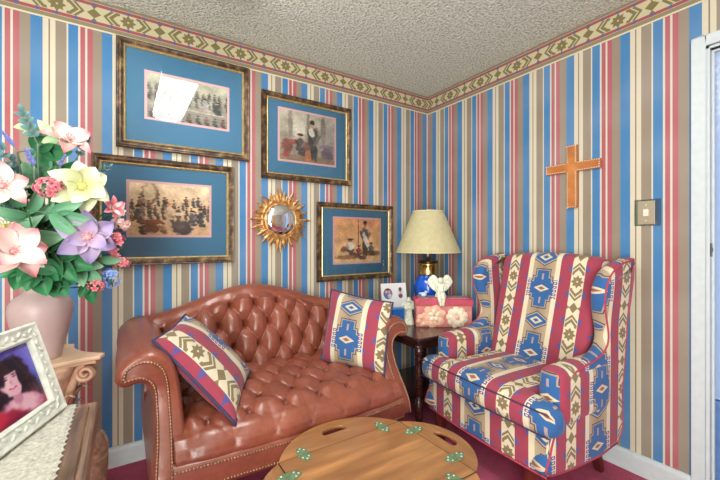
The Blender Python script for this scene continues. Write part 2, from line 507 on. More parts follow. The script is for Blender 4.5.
# ------------------------------------------------------------------ framed pictures
def paint(name, w, h, nx, ny, fn, mat, parent, M):
    """flat printed sheet: colours per vertex from fn(u, v), u right, v up"""
    v = []; f = []; cols = []
    for j in range(ny+1):
        for i in range(nx+1):
            u, q = i/nx, j/ny
            v.append(M @ Vector(((u-.5)*w, (q-.5)*h, 0))); cols.append(fn(u, q))
    for j in range(ny):
        for i in range(nx):
            a = j*(nx+1)+i; f.append((a, a+1, a+nx+2, a+nx+1))
    o = mk(name, v, f, mat, parent, False)
    ca = o.data.color_attributes.new('Col', 'FLOAT_COLOR', 'POINT')
    buf = np.array([lin(c)+[1.0] for c in cols], dtype=np.float32).ravel()
    ca.data.foreach_set('color', buf)
    return o
def lerp3(a, b, t): return tuple(x+(y-x)*t for x, y in zip(a, b))
def nz(u, v, s, k=0): return noise.noise(Vector((u*s, v*s, k)))
def layers(base, items, soft=.2):
    """items: (cx, cy, rx, ry, colour[, tilt]) soft-edged ellipses laid over a background function"""
    def fn(u, v):
        c = base(u, v)
        for it in items:
            cx, cy, rx, ry, col = it[:5]; tl = it[5] if len(it) > 5 else 0
            x, y = u-cx, v-cy
            if tl: x, y = x*math.cos(tl)+y*math.sin(tl), -x*math.sin(tl)+y*math.cos(tl)
            d = math.sqrt((x/rx)**2+(y/ry)**2)+.30*nz(u, v, 18, cx*7)+.14*nz(u, v, 40, cx*3)
            if d < 1+soft: c = lerp3(c, col, 1-smoothstep(1-soft, 1+soft, d))
        g = 1+.16*nz(u, v, 7, 3)+.10*nz(u, v, 26, 8)+.07*nz(u, v, 60, 5)
        return tuple(max(0, min(255, q*g)) for q in c)
    return fn
rnd = random.Random(3)
def fig(cx, cy, s, coat, lower, face=(206, 164, 138), hat=None, seated=True, lean=0, asp=.62):
    """a small painted figure: legs or lap, body, arms, head and hair; cy is its foot line, s its height"""
    w = s*asp; h = .62*s if seated else s; o = []
    if seated: o += [(cx+.10*w, cy+.10*h, .22*w, .10*h, lower), (cx-.02*w, cy+.30*h, .24*w, .14*h, lower)]
    else: o += [(cx-.06*w, cy+.22*h, .085*w, .24*h, lower), (cx+.06*w, cy+.22*h, .085*w, .24*h, lower)]
    o += [(cx+lean*w*.1, cy+.58*h, .17*w, .24*h, coat, lean), (cx-.15*w, cy+.55*h, .06*w, .17*h, lerp3(coat, (40, 36, 36), .3), .35), (cx+.16*w, cy+.52*h, .06*w, .17*h, lerp3(coat, (230, 220, 200), .2), -.45)]
    hx_ = cx+lean*w*.22
    o += [(hx_, cy+.90*h, .085*w*(1.5 if seated else 1), .095*h, face), (hx_, cy+.955*h, .10*w*(1.5 if seated else 1), .06*h, hat or (64, 50, 44))]
    return o
def art_band():      # dim hall: ranks of dark seated figures above a long pale rail
    it = []; dk = [(86, 92, 88), (70, 76, 76), (112, 112, 100), (96, 86, 78), (120, 118, 110)]
    for row in range(3):
        for i in range(13): it += fig(.03+i*.08+rnd.uniform(-.02, .02), .62-.12*row+rnd.uniform(-.02, .02), .26, rnd.choice(dk), rnd.choice(dk), (170, 152, 132), asp=.4)
    it += [(.3, .31, .34, .018, (176, 164, 150)), (.72, .30, .26, .018, (184, 174, 160))]
    it += fig(.70, .34, .5, (150, 156, 160), (176, 160, 150), (190, 164, 144), asp=.5)+fig(.86, .30, .52, (72, 80, 76), (66, 70, 70), (176, 150, 130), asp=.45)
    for i in range(9): it += fig(.05+i*.112, .0, .34, rnd.choice([(96, 90, 84), (84, 90, 92), (122, 104, 90), (136, 90, 84)]), (70, 66, 64), (168, 142, 122), asp=.42)
    return layers(lambda u, v: lerp3((136, 130, 120), (190, 188, 168), v), it)
def art_crowd():     # sepia gathering: pale plaster above, a doorway, people seated close together
    dk = [(92, 78, 70), (120, 96, 82), (74, 70, 70), (146, 118, 100), (86, 92, 98), (110, 84, 74)]
    it = [(.24, .80, .105, .21, (120, 92, 70)), (.235, .82, .08, .18, (214, 194, 164))]
    for row in range(3):
        for i in range(14): it += fig(.02+i*.075+rnd.uniform(-.035, .035), .52-.13*row+rnd.uniform(-.05, .05), rnd.uniform(.24, .36), rnd.choice(dk), rnd.choice(dk), (196, 154, 126), asp=.36)
    it += fig(.47, .30, .52, (222, 196, 168), (196, 164, 136), (214, 160, 122), (196, 130, 90), asp=.4)+[(.60, .42, .09, .03, (230, 212, 188))]
    it += fig(.88, .16, .62, (72, 78, 78), (76, 72, 74), asp=.38)+fig(.77, .18, .52, (98, 96, 104), (84, 80, 84), asp=.38)+fig(.10, .22, .56, (84, 84, 92), (96, 70, 62), asp=.4)
    it += [(.27, .25, .13, .045, (146, 80, 66)), (.25, .13, .11, .10, (112, 72, 60))]+fig(.15, .0, .36, (92, 72, 64), (74, 60, 56), asp=.5)+fig(.40, .02, .34, (170, 120, 92), (120, 88, 72), asp=.5)
    it += [(.64, .13, .13, .15, (80, 74, 74)), (.60, .20, .08, .09, (98, 90, 88))]
    return layers(lambda u, v: lerp3((206, 170, 132), (232, 210, 180), v), it)
def art_study():     # two figures at a red draped table, grey room with tall curtains
    it = [(.33, .66, .12, .24, (208, 202, 186)), (.18, .76, .04, .34, (146, 136, 124)), (.50, .78, .03, .3, (140, 130, 120)), (.78, .72, .05, .34, (136, 128, 120)), (.92, .70, .08, .34, (168, 160, 152)), (.5, .06, .6, .08, (140, 118, 100))]
    it += [(.28, .38, .24, .05, (148, 86, 76)), (.13, .28, .09, .14, (128, 80, 72)), (.44, .30, .08, .1, (134, 90, 80))]
    it += fig(.35, .12, .72, (92, 84, 80), (84, 76, 74), (204, 172, 150), asp=.5)+fig(.60, .05, .82, (84, 82, 80), (72, 72, 76), (188, 156, 136), seated=False, lean=-.3, asp=.55)
    it += [(.56, .62, .05, .10, (206, 200, 186), .3), (.50, .12, .06, .10, (180, 120, 84)), (.84, .36, .13, .05, (134, 116, 136)), (.86, .22, .12, .13, (112, 100, 112)), (.10, .1, .06, .05, (160, 80, 72))]
    return layers(lambda u, v: lerp3((146, 136, 122), (186, 180, 162), v), it)
def art_two():       # warm ochre room with two figures, one in a white smock
    it = [(.51, .72, .012, .34, (140, 90, 62)), (.25, .75, .2, .2, (216, 170, 118)), (.8, .2, .25, .06, (150, 110, 76)), (.3, .12, .3, .05, (160, 116, 80))]
    it += fig(.33, .16, .62, (228, 218, 202), (96, 76, 66), (160, 112, 84), asp=.62)+fig(.66, .16, .80, (96, 88, 82), (78, 66, 62), (170, 122, 92), seated=False, asp=.55)
    it += [(.68, .50, .05, .18, (226, 216, 200), .3)]+fig(.80, .14, .5, (104, 100, 94), (92, 78, 70), (168, 122, 92), asp=.6)+fig(.52, .10, .46, (150, 74, 70), (104, 84, 76), (176, 126, 96), asp=.6)
    it += [(.20, .30, .07, .07, (140, 100, 76)), (.45, .16, .05, .05, (120, 88, 70)), (.6, .1, .08, .05, (110, 84, 70))]
    return layers(lambda u, v: lerp3((222, 192, 146), (224, 166, 120), v), it)
def picture(name, cx, cz, w, h, aw, ah, dx, dz, art, label):
    r = tag(empty(name, (cx, BY, cz)), label, 'picture', 'four blue matted prints on the striped wall')
    def ring(pr, mat, nm, ow, oh):
        k = len(pr); v = []; f = []
        for sx, sz in ((-1, -1), (1, -1), (1, 1), (-1, 1)):
            for a, b in pr: v.append((sx*(ow/2-a), -b, sz*(oh/2-a)))
        for c in range(4):
            for i in range(k):
                f.append((c*k+i, c*k+(i+1) % k, ((c+1) % 4)*k+(i+1) % k, ((c+1) % 4)*k+i))
        m = MB(); m.add(v, f); return m.build(nm, mat, r, False, weld=False)
    ring([(0, .002), (0, .020), (.004, .027), (.010, .025), (.014, .029), (.022, .028), (.030, .021), (.035, .019), (.035, .002)], M_frame, 'frame', w, h)
    ring([(.0345, .006), (.0345, .021), (.038, .023), (.042, .019), (.044, .015), (.044, .006)], M_gilt, 'gilt_lip', w, h)
    iw, ih = w-.086, h-.086
    MB().box((0, -.005, 0), (iw+.02, .005, ih+.02)).build('mat_board', M_mat, r)
    MB().box((dx, -.0083, dz), (aw+.026, .0014, ah+.026)).build('mat_lip', M_matlip, r)
    paint('print', aw, ah, 120, 84, art, M_art, r, Matrix.Translation((dx, -.0096, dz)) @ Matrix.Rotation(R(90), 4, 'X'))
    mk('glass', [(-iw/2, -.0135, -ih/2), (iw/2, -.0135, -ih/2), (iw/2, -.0135, ih/2), (-iw/2, -.0135, ih/2)], [(0, 1, 2, 3)], M_glass, r, False)
    return r
picture('framed_picture', .316, 1.990, .70, .588, .425, .245, .005, .012, art_band(), 'gilt framed print in blue mat, topmost on the left, glass mirroring a ceiling lamp')
picture('framed_picture', .217, 1.356, .71, .586, .405, .285, .01, .015, art_crowd(), 'gilt framed sepia print of a crowded gathering, hanging behind the flowers')
picture('framed_picture', 1.083, 1.888, .675, .572, .415, .335, -.005, .02, art_study(), 'gilt framed grey print of two figures at a red table, third frame from the left')
picture('framed_picture', 1.478, 1.186, .67, .568, .405, .325, .01, .01, art_two(), 'gilt framed warm ochre print of two figures, hanging beside the lamp shade')

# ------------------------------------------------------------------ sunburst mirror
sb = tag(empty('sunburst_mirror', (.875, BY, 1.333)), 'round gold sunburst mirror with convex glass between the framed prints', 'mirror')
V = []; F = []
nray = 44
def ray_mesh(k, n, r0, r1, hw, y0, ridge):
    a = 2*PI*k/n
    ca, sa = math.cos(a), math.sin(a)
    def P(r, t, y): return Vector((ca*r-sa*t, -y, sa*r+ca*t))
    i = len(V)
    V.extend([P(r0, -hw, y0), P(r0, hw, y0), P(r0, 0, y0+ridge), P(r0+(r1-r0)*.45, -hw*.9, y0), P(r0+(r1-r0)*.45, hw*.9, y0), P(r0+(r1-r0)*.45, 0, y0+ridge), P(r1, 0, y0+.002), P(r0, 0, y0-.004), P(r1*.7, 0, y0-.004)])
    F.extend([(i, i+2, i+5, i+3), (i+2, i+1, i+4, i+5), (i+3, i+5, i+6), (i+5, i+4, i+6), (i, i+3, i+8, i+7), (i+7, i+8, i+4, i+1), (i+3, i+6, i+8), (i+8, i+6, i+4), (i, i+7, i+1, i+2)])
lens = [.216, .172, .20, .168, .208, .176, .196, .170]
for k in range(nray):
    ray_mesh(k, nray, .118, lens[k % 8] if k % 11 else .224, .0140, .012 if k % 2 else .020, .010)
fixn(mk('sun_rays', V, F, M_sun, sb, False))
rx90 = Matrix.Rotation(R(90), 3, 'X')
MB().lathe([(.098, .002), (.135, .002), (.140, .016), (.134, .026), (.126, .028), (.114, .026), (.108, .028), (.104, .031), (.100, .028), (.098, .02)], 64, M=rx90).build('ring_frame', M_sun, sb, True)
mb = MB()
for k in range(52):
    a = 2*PI*k/52; mb.ball((math.cos(a)*.120, -.028, math.sin(a)*.120), .0050, 6, 4)
mb.build('beaded_rim', plain('dark_gold_bead', (168, 116, 60), .35, .6), sb, True)
MB().lathe([(.103, .02)]+[(.103*math.sin(R(90)*(1-i/10)), .02+.030*math.cos(R(90)*(1-i/10))) for i in range(1, 11)], 48, M=rx90).build('convex_glass', M_mirror, sb, True)

# ------------------------------------------------------------------ cross and switch on the right wall
cr = tag(empty('wall_cross', (RX, 1.111, 1.571)), 'wooden cross with stitched pale edging hanging on the striped right wall', 'cross')
M_cross = wood('amber_cross_wood', (150, 84, 34), (206, 136, 70), (30, 3, 3), .35, .3)
tilt = R(0)
cv = [(-.028, -.183), (.028, -.183), (.028, .028), (.153, .028), (.153, .082), (.028, .082), (.028, .183), (-.028, .183), (-.028, .082), (-.153, .082), (-.153, .028), (-.028, .028)]
Mx = Matrix(((0, 0, -1), (-1, 0, 0), (0, 1, 0)))
MB().prism(cv, .0, .022, Mx).build('cross_body', M_cross, cr, bevel=.003)
st = MB()
loop = [Vector((p[0], p[1], 0)) for p in cv]+[Vector((cv[0][0], cv[0][1], 0))]
ctr = Vector((0, .04, 0))
for p in resample(loop, .0125):
    n_ = Vector((p.x*.0, 0, 0)); q = p.copy()
    for ax in (0, 1): pass
    s_ = .0045
    inx = -s_ if p.x > 0 else s_; iny = -s_ if p.y > .055 else s_
    onv = min(abs(abs(p.x)-.028), abs(abs(p.x)-.153)) < 1e-4
    q = Vector((p.x+(inx if onv else 0), p.y+(0 if onv else iny), .0235))
    if not onv and abs(p.y-.028) < 1e-4 and abs(p.x) > .028: q.y = p.y+s_
    if not onv and abs(p.y-.082) < 1e-4 and abs(p.x) > .028: q.y = p.y-s_
    st.box(Mx @ q, (.004, .005, .005))
st.build('edge_stitching', plain('pale_stitching', (226, 206, 176), .6), cr)

sw = tag(empty('light_switch', (RX, .754, 1.338)), 'beige light switch plate with clear guard on the right wall', 'light switch')
MB().box((-.004, 0, 0), (.006, .072, .118)).build('cover_plate', plain('beige_metal_plate', (176, 164, 140), .35, .4), sw, bevel=.002)
MB().box((-.009, 0, 0), (.006, .022, .034)).build('toggle_frame', plain('ivory_plastic', (226, 222, 206), .4), sw, bevel=.001)
MB().box((-.016, 0, .004), (.014, .008, .012)).build('toggle', plain('ivory_toggle', (236, 232, 220), .35), sw, bevel=.001)
sm = MB()
for z in (-.04, .04): sm.ball((-.0075, 0, z), (.002, .0035, .0035), 8, 6)
sm.build('screw', M_screw, sw, True)
gt = T('clear_acrylic'); tr = gt.n('ShaderNodeBsdfTransparent'); tr.inputs[0].default_value = (.86, .96, .96, 1); gl = gt.n('ShaderNodeBsdfGlossy'); gl.inputs['Roughness'].default_value = .08
mxn = gt.n('ShaderNodeMixShader'); mxn.inputs[0].default_value = .14; gt.link(tr.outputs[0], mxn.inputs[1]); gt.link(gl.outputs[0], mxn.inputs[2]); gt.link(mxn.outputs[0], gt.out.inputs[0])
MB().box((-.0012, -.004, 0), (.0024, .112, .134)).build('clear_guard', gt.m, sw)

# ------------------------------------------------------------------ loveseat
SX, SY = .64, 2.275
sofa = tag(empty('loveseat', (SX, SY, 0)), 'reddish brown tufted leather camelback loveseat with brass nailhead trim', 'sofa')
def tuft(x, y, a, b):
    p = x/a+y/(2*b); q = x/a-y/(2*b)
    dp = abs(p-round(p)); dq = abs(q-round(q))          # distance to the two pleat families
    db = math.hypot(dp, dq)
    pil = (math.sin(PI*dp)*math.sin(PI*dq))
    return .62*min(1, (db/.46)**.65)+.38*pil-.15*math.exp(-(min(dp, dq)/.045)**2)-.75*math.exp(-(db/.10)**2)
def camel(lx): return .800+.135*(.5+.5*math.cos(PI*min(1, abs(lx+.0)/.60)))
BA, BB = .137, .108
def back_pt(lx, s):
    """s 0..1 up the front, 1..2 over the rolled top and down the rear"""
    Tz = camel(lx); rr = .058
    sag = 1-smoothstep(.42, .60, abs(lx))*.0
    if s <= 1:
        y0, z0 = -.30, .44; y1, z1 = -.135, Tz-rr
        y = y0+(y1-y0)*s; z = z0+(z1-z0)*s
        nrm = Vector((0, -(z1-z0), (y1-y0))).normalized()
        h = tuft(lx, (z-.615), BA, BB)
        fade = smoothstep(0, .12, s)*(1-smoothstep(.94, 1.0, s)*.6)
        return Vector((lx, y, z))+nrm*(.046*h*fade+.010)
    if s <= 1.7:
        t = (s-1)/.7*PI*.93
        c = Vector((lx, -.075, Tz-rr)); 
        ripple = 1+.05*math.cos(2*PI*lx/BA)*(1-(s-1)/.7)
        return c+Vector((0, -math.cos(t)*(rr+.012)*ripple, math.sin(t)*rr))
    t = (s-1.7)/.3
    return Vector((lx, -.016, (Tz-.05)*(1-t)+.30*t))
V = []; F = []; nx = 240
ss = [i/110 for i in range(111)]+[1+.7*i/14 for i in range(1, 15)]+[1.8, 2.0]
for s in ss:
    for i in range(nx+1):
        V.append(back_pt(-.56+1.12*i/nx, s))
for j in range(len(ss)-1):
    for i in range(nx): 
        a = j*(nx+1)+i; F.append((a, a+1, a+nx+2, a+nx+1))
mk('back', V, F, M_leather, sofa)
# seat
SA, SB = .150, .098
def seat_pt(lx, s):
    bow = .022*(1-(lx/.46)**2)
    path = [(-.26, .500), (-.80, .502), (-.868, .494), (-.898, .470), (-.906, .445), (-.900, .42)]
    L = [0]; 
    for a, b in zip(path, path[1:]): L.append(L[-1]+math.hypot(b[0]-a[0], b[1]-a[1]))
    d = s*L[-1]
    for k in range(len(path)-1):
        if d <= L[k+1]+1e-9: break
    t = (d-L[k])/(L[k+1]-L[k]); y = path[k][0]+(path[k+1][0]-path[k][0])*t; z = path[k][1]+(path[k+1][1]-path[k][1])*t
    n_ = Vector((0, -(path[k+1][1]-path[k][1]), (path[k+1][0]-path[k][0])))
    n_ = Vector((0, (path[k+1][1]-path[k][1]), -(path[k+1][0]-path[k][0]))).normalized()
    fr = smoothstep(.60, .80, s)
    crown = .022*(1-(lx/.46)**4)*math.sin(PI*min(1, max(0, s)))
    h = tuft(lx+.0, d-.265, SA, SB)
    fade = 1-.85*smoothstep(.74, .88, s)
    edge = smoothstep(0, .03, .462-abs(lx))
    front_ripple = .006*abs(math.sin(PI*lx/SA))*smoothstep(.7, .8, s)*(1-smoothstep(.86, .98, s))
    return Vector((lx, y-bow*fr, z))+n_*((.033*h*fade*edge)+crown+.006+front_ripple)
V = []; F = []; nx = 220; ny = 170
for j in range(ny+1):
    for i in range(nx+1): V.append(seat_pt(-.492+.984*i/nx, j/ny))
for j in range(ny):
    for i in range(nx):
        a = j*(nx+1)+i; F.append((a, a+nx+1, a+nx+2, a+1))
fixn(mk('seat', V, F, M_leather, sofa))
# buttons in the tufting
bt = MB().ball((0, 0, 0), (.0095, .0095, .005), 12, 8).build('tuft_button', M_button, sofa, True)
first = True
def put_button(p, nrm):
    global first
    o = bt if first else bt.copy()
    if not first: COL.objects.link(o)
    first = False
    o.location = p; o.rotation_euler = Vector(nrm).to_track_quat('Z', 'Y').to_euler()
for jr in range(-1, 4):
    for ir in range(-5, 6):
        x = ir*BA+(BA/2 if jr % 2 else 0); z = .615+jr*BB
        Tz = camel(x)
        if abs(x) > .53 or z > Tz-.062 or z < .50: continue
        s = (z-.44)/((Tz-.058)-.44)
        put_button(back_pt(x, s)+Vector((0, -.006, .003)), (0, -.9, .4))
Ls = .54+.0756+.0410+.0357+.026
for jr in range(-2, 4):
    for ir in range(-4, 5):
        x = ir*SA+(SA/2 if jr % 2 else 0); d = .265+jr*SB
        if abs(x) > .44 or d < .05 or d > .56: continue
        put_button(seat_pt(x, d/Ls)+Vector((0, 0, .005)), (0, 0, 1))
# arms
APROF = [(.45, .335), (.448, .46), (.452, .55), (.458, .63), (.470, .70), (.492, .752), (.530, .786), (.575, .793), (.620, .778), (.655, .745), (.666, .712), (.655, .685), (.628, .677), (.598, .684), (.572, .672), (.555, .638), (.550, .58), (.552, .50), (.560, .43), (.566, .335)]
UP = [(.640, .712), (.630, .742), (.597, .760), (.557, .757), (.527, .735), (.510, .70), (.502, .64), (.499, .55), (.500, .45), (.503, .35)]
LO = [(.636, .703), (.606, .708), (.580, .704), (.556, .686), (.543, .65), (.539, .58), (.541, .50), (.547, .43), (.551, .35)]
def lyF(z): return -.755-.135*(1-smoothstep(.36, .66, z))
ap = catmull([(a, b, 0) for a, b in APROF], 4)
poly = [Vector((p.x, p.y)) for p in ap]
def inset(poly, k):
    out = []; n = len(poly); area_ = sum(poly[i].x*poly[(i+1) % n].y-poly[(i+1) % n].x*poly[i].y for i in range(n))
    sg = 1 if area_ > 0 else -1
    for i in range(n):
        a = poly[(i+1) % n]-poly[i-1]; nn = Vector((-a.y, a.x))*sg
        if nn.length > 0: nn.normalize()
        out.append(poly[i]+nn*k)
    return out
for side in (-1, 1):
    rings = []
    for k, yo in ((.017, -.006), (.012, -.004), (.005, .004), (.0, .016)):
        rings.append([Vector((p.x, yo, p.y)) for p in inset(poly, k)])
    for t in (.15, .3, .45, .6, .75, .9, 1.0):
        rg = []
        for p in poly:
            y = .016+.69*t
            wob = 1+.004*math.sin(9*t*PI)*smoothstep(.62, .75, p.y)
            z = p.y+(.012*t*smoothstep(.6, .75, p.y))
            rg.append(Vector((p.x*wob, y, z)))
        rings.append(rg)
    n = len(poly); V = [Vector((p.x*side, p.y, p.z)) for rg in rings for p in rg]; F = []
    for j in range(len(rings)-1):
        for i in range(n): F.append((j*n+i, j*n+(i+1) % n, (j+1)*n+(i+1) % n, (j+1)*n+i))
    F.append(tuple(range(n))); F.append(tuple((len(rings)-1)*n+i for i in range(n)))
    arm = fixn(mk('arm', V, F, M_leather, sofa))
    bm = bmesh.new(); bm.from_mesh(arm.data)
    for q in range(1, 40):
        bmesh.ops.bisect_plane(bm, geom=bm.verts[:]+bm.edges[:]+bm.faces[:], plane_co=(0, 0, .335+.0117*q), plane_no=(0, 0, 1))
    bmesh.ops.triangulate(bm, faces=[f for f in bm.faces if len(f.verts) > 4])
    for v in bm.verts:
        f_ = lyF(v.co.z); v.co.y = f_+v.co.y*((-.06-f_)/.706)
    bmesh.ops.recalc_face_normals(bm, faces=bm.faces)
    bm.to_mesh(arm.data); bm.free()
    for p in arm.data.polygons: p.use_smooth = True
    for row in (UP, LO):
        nl = MB()
        c_ = catmull([(a*side, 0, b) for a, b in row], 8)
        c_ = [Vector((p.x, lyF(p.z)-.010, p.z)) for p in c_]
        for p in resample(c_, .0112): nl.ball(p, (.0046, .0036, .0046), 6, 4)
        nl.build('nailhead_trim', M_brass, arm, True)
    for row in (UP, LO):
        wl = MB()
        off = -.008 if row is UP else .008
        c_ = catmull([(a*side, 0, b) for a, b in row], 6)
        wl.tube([Vector((p.x+(off*-side if row is UP else off*side)*(-1 if row is UP else -1)*0, lyF(p.z)-.0065, p.z)) for p in c_], .0055, 6)
        wl.build('leather_band', M_leather, arm, True)
# front rail
V = []; F = []; rp = [(-.02, .345), (-.004, .338), (.0, .350), (-.003, .38), (.0, .418), (-.006, .432), (-.03, .436)]
for i in range(41):
    lx = -.50+1.0*i/40; bow = .022*(1-(lx/.46)**2)
    for a, z in rp: V.append(Vector((lx, -.922-bow-(a*1), z)))
for i in range(40):
    for k in range(len(rp)-1): F.append((i*7+k, i*7+k+1, (i+1)*7+k+1, (i+1)*7+k))
rail = fixn(mk('front_rail', V, F, M_leather, sofa))
for z in (.352, .418):
    nl = MB()
    for p in resample([Vector((-.495+.99*i/80, -.922-.022*(1-((-.495+.99*i/80)/.46)**2)-.001, z)) for i in range(81)], .0112): nl.ball(p, (.0046, .0036, .0046), 6, 4)
    nl.build('nailhead_trim', M_brass, rail, True)
MB().box((0, -.47, .37), (.98, .86, .09)).build('seat_frame', M_leather, sofa, bevel=.01)
for sx in (-1, 1):
    MB().lathe([(.034, .34), (.030, .30), (.022, .2), (.018, .1), (.026, .05), (.03, .03), (.024, 0)], 14, (sx*.49, -.80, 0)).build('leg', M_mahog, sofa, True)
    MB().lathe([(.03, .34), (.024, .2), (.018, 0)], 12, (sx*.49, -.12, 0)).build('leg', M_mahog, sofa, True)

# ------------------------------------------------------------------ throw pillows
def pillow(name, C4, thick, label, du, dv, sx=1, rot90=False):
    """C4: lower-left, lower-right, upper-right, upper-left corners in the room; stripes run LL->UL unless rot90"""
    C4 = [Vector(c) for c in C4]; ctr = sum(C4, Vector())/4
    r = tag(empty(name, ctr), label, 'throw pillow', 'southwestern throw pillows on the loveseat')
    nrm = ((C4[1]-C4[0]).cross(C4[3]-C4[0])).normalized()
    W = (C4[1]-C4[0]).length; H = (C4[3]-C4[0]).length
    N = 36; 
    def P(u, v, s):
        a, b = 2*u-1, 2*v-1
        pin = 1-.055*(1-b*b)*abs(a)**3; pin2 = 1-.055*(1-a*a)*abs(b)**3
        uu, vv = .5+a*pin/2, .5+b*pin2/2
        p = (C4[0]*(1-uu)*(1-vv)+C4[1]*uu*(1-vv)+C4[2]*uu*vv+C4[3]*(1-uu)*vv)-ctr
        h = thick*((1-a**4)*(1-b**4))**.6*(.78+.22*(1-a*a)*(1-b*b))
        h += .005*noise.noise(Vector((u*5, v*5, s*3)))*min(1, h/.03)
        return p+nrm*h*s
    for s, nm in ((1, 'front_panel'), (-1, 'back_panel')):
        V = [P(i/N, j/N, s) for j in range(N+1) for i in range(N+1)]
        U = [(((j/N*H*.8) if rot90 else (i/N*W)*sx)+du, ((i/N*W) if rot90 else (j/N*H))+dv) for j in range(N+1) for i in range(N+1)]
        F = []
        for j in range(N):
            for i in range(N):
                a = j*(N+1)+i; q = (a, a+1, a+N+2, a+N+1); F.append(q if s > 0 else q[::-1])
        mk(nm, V, F, M_fabric2, r, True, U)
    ed = [P(t/20, 0, 1) for t in range(20)]+[P(1, t/20, 1) for t in range(20)]+[P(1-t/20, 1, 1) for t in range(20)]+[P(0, 1-t/20, 1) for t in range(21)]
    MB().tube(ed, .006, 6).build('piping', M_welt2, r, True)
    return r
# left pillow: long edges run from the arm down to the seat
pillow('throw_pillow', [(.094, 1.60, .815), (.348, 1.385, .515), (.515, 1.77, .565), (.245, 1.91, .845)], .062, 'striped southwestern pillow leaning on the left arm of the loveseat', -.06, -.025, rot90=True)
pillow('throw_pillow', [(.905, 1.785, .535), (1.085, 1.45, .53), (1.215, 1.545, .862), (1.02, 1.875, .912)], .062, 'southwestern pillow with blue cross leaning on the right arm of the loveseat', .03, .04)

# ------------------------------------------------------------------ butler's tray table
TX, TY, TZ = .697, .98, .45
tb = tag(empty('tray_table', (TX, TY, 0)), 'oval honey wood tray coffee table with green hinges and handle slots', 'coffee table')
hx, hy = .26, .195
def seg_leaf(half, sag, slot):
    Rr = (half*half+sag*sag)/(2*sag); cy = sag-Rr; a0 = math.atan2(-cy, half)
    pts = []
    for i in range(41):
        a = a0+(PI-2*a0)*i/40; pts.append((Rr*math.cos(a), cy+Rr*math.sin(a)))
    bm = bmesh.new()
    def lp(ps):
        vs = [bm.verts.new((p[0], p[1], 0)) for p in ps]
        return [bm.edges.new((vs[i], vs[(i+1) % len(vs)])) for i in range(len(vs))]
    ed = lp(pts)
    sl = []
    for i in range(24):
        a = 2*PI*i/24; sl.append((.053*math.copysign(abs(math.cos(a))**.7, math.cos(a)), slot+.0195*math.copysign(abs(math.sin(a))**.8, math.sin(a))-.010*(math.cos(a)**2)))
    ed += lp(sl)
    bmesh.ops.triangle_fill(bm, use_beauty=True, edges=ed)
    r_ = bmesh.ops.extrude_face_region(bm, geom=bm.faces[:])
    bmesh.ops.translate(bm, vec=(0, 0, -.013), verts=[g for g in r_['geom'] if isinstance(g, bmesh.types.BMVert)])
    bmesh.ops.recalc_face_normals(bm, faces=bm.faces)
    me = bpy.data.meshes.new('leaf'); bm.to_mesh(me); bm.free()
    return me
G = .0025
MB().box((0, 0, TZ-.009), (2*hx-G, 2*hy-G, .018)).build('tray_top', M_tray, tb, bevel=.0015)
mel = seg_leaf(hx, .155, .088); mes = seg_leaf(hy, .120, .068)
for me, rz, off in ((mel, 0, (0, hy+G)), (mel, PI, (0, -hy-G)), (mes, -PI/2, (hx+G, 0)), (mes, PI/2, (-hx-G, 0))):
    if not me.materials: me.materials.append(M_tray)
    o = bpy.data.objects.new('leaf', me); COL.objects.link(o); o.parent = tb; o.location = (off[0], off[1], TZ); o.rotation_euler = (0, 0, rz)
    b = o.modifiers.new('bevel', 'BEVEL'); b.width = .003; b.segments = 2; b.limit_method = 'ANGLE'
gp = MB()
for a, b, c, d_ in ((-hx, hy, hx, hy), (-hx, -hy, hx, -hy), (hx, -hy, hx, hy), (-hx, -hy, -hx, hy)):
    gp.box(((a+c)/2, (b+d_)/2, TZ-.006), (abs(a-c)+.004, abs(b-d_)+.004, .009))
gp.build('leaf_seam', M_darkgap, tb)
hm = MB()
ov = [(.044*math.cos(2*PI*i/28), .0215*math.sin(2*PI*i/28)) for i in range(28)]
hm.prism(ov, 0, .0032); hm.tube([(0, -.020, .003), (0, .020, .003)], .003, 8)
hg = hm.build('hinge', M_patina, tb, False, bevel=.001)
hs = []
for x, y in ((.033, 0), (-.033, 0), (.021, .011), (.021, -.011), (-.021, .011), (-.021, -.011)): hs.append(MB().ball((x, y, .0034), (.0036, .0036, .0014), 8, 5).build('screw_head', M_screw, hg, True))
sp = [(-.17, hy, PI/2), (.17, hy, PI/2), (-.17, -hy, PI/2), (.17, -hy, PI/2), (hx, .106, 0), (hx, -.106, 0), (-hx, .106, 0), (-hx, -.106, 0)]
for i, (x, y, rz) in enumerate(sp):
    o = hg if i == 0 else hg.copy()
    if i: 
        COL.objects.link(o)
        for h_ in hs: c = h_.copy(); COL.objects.link(c); c.parent = o
    o.location = (x, y, TZ); o.rotation_euler = (0, 0, rz)
MB().box((0, .17, TZ-.048), (.50, .022, .06)).box((0, -.17, TZ-.048), (.50, .022, .06)).box((.24, 0, TZ-.048), (.022, .34, .06)).box((-.24, 0, TZ-.048), (.022, .34, .06)).build('apron', M_traydark, tb, bevel=.003)
for sx in (-1, 1):
    for sy in (-1, 1):
        MB().box((sx*.235, sy*.165, (TZ-.02)/2), (.036, .036, TZ-.02)).build('leg', M_traydark, tb, bevel=.004)
MB().box((0, 0, .10), (.46, .02, .024)).box((.235, 0, .10), (.02, .32, .024)).box((-.235, 0, .10), (.02, .32, .024)).build('stretcher', M_traydark, tb, bevel=.003)

# ------------------------------------------------------------------ wing chair (local: -y is its front, +x its left arm)
WC = (1.80, 1.22); WR = R(-94)
ch = tag(empty('wing_chair', (WC[0], WC[1], 0), WR), 'wing chair upholstered in red, cream and blue southwestern stripes', 'armchair')
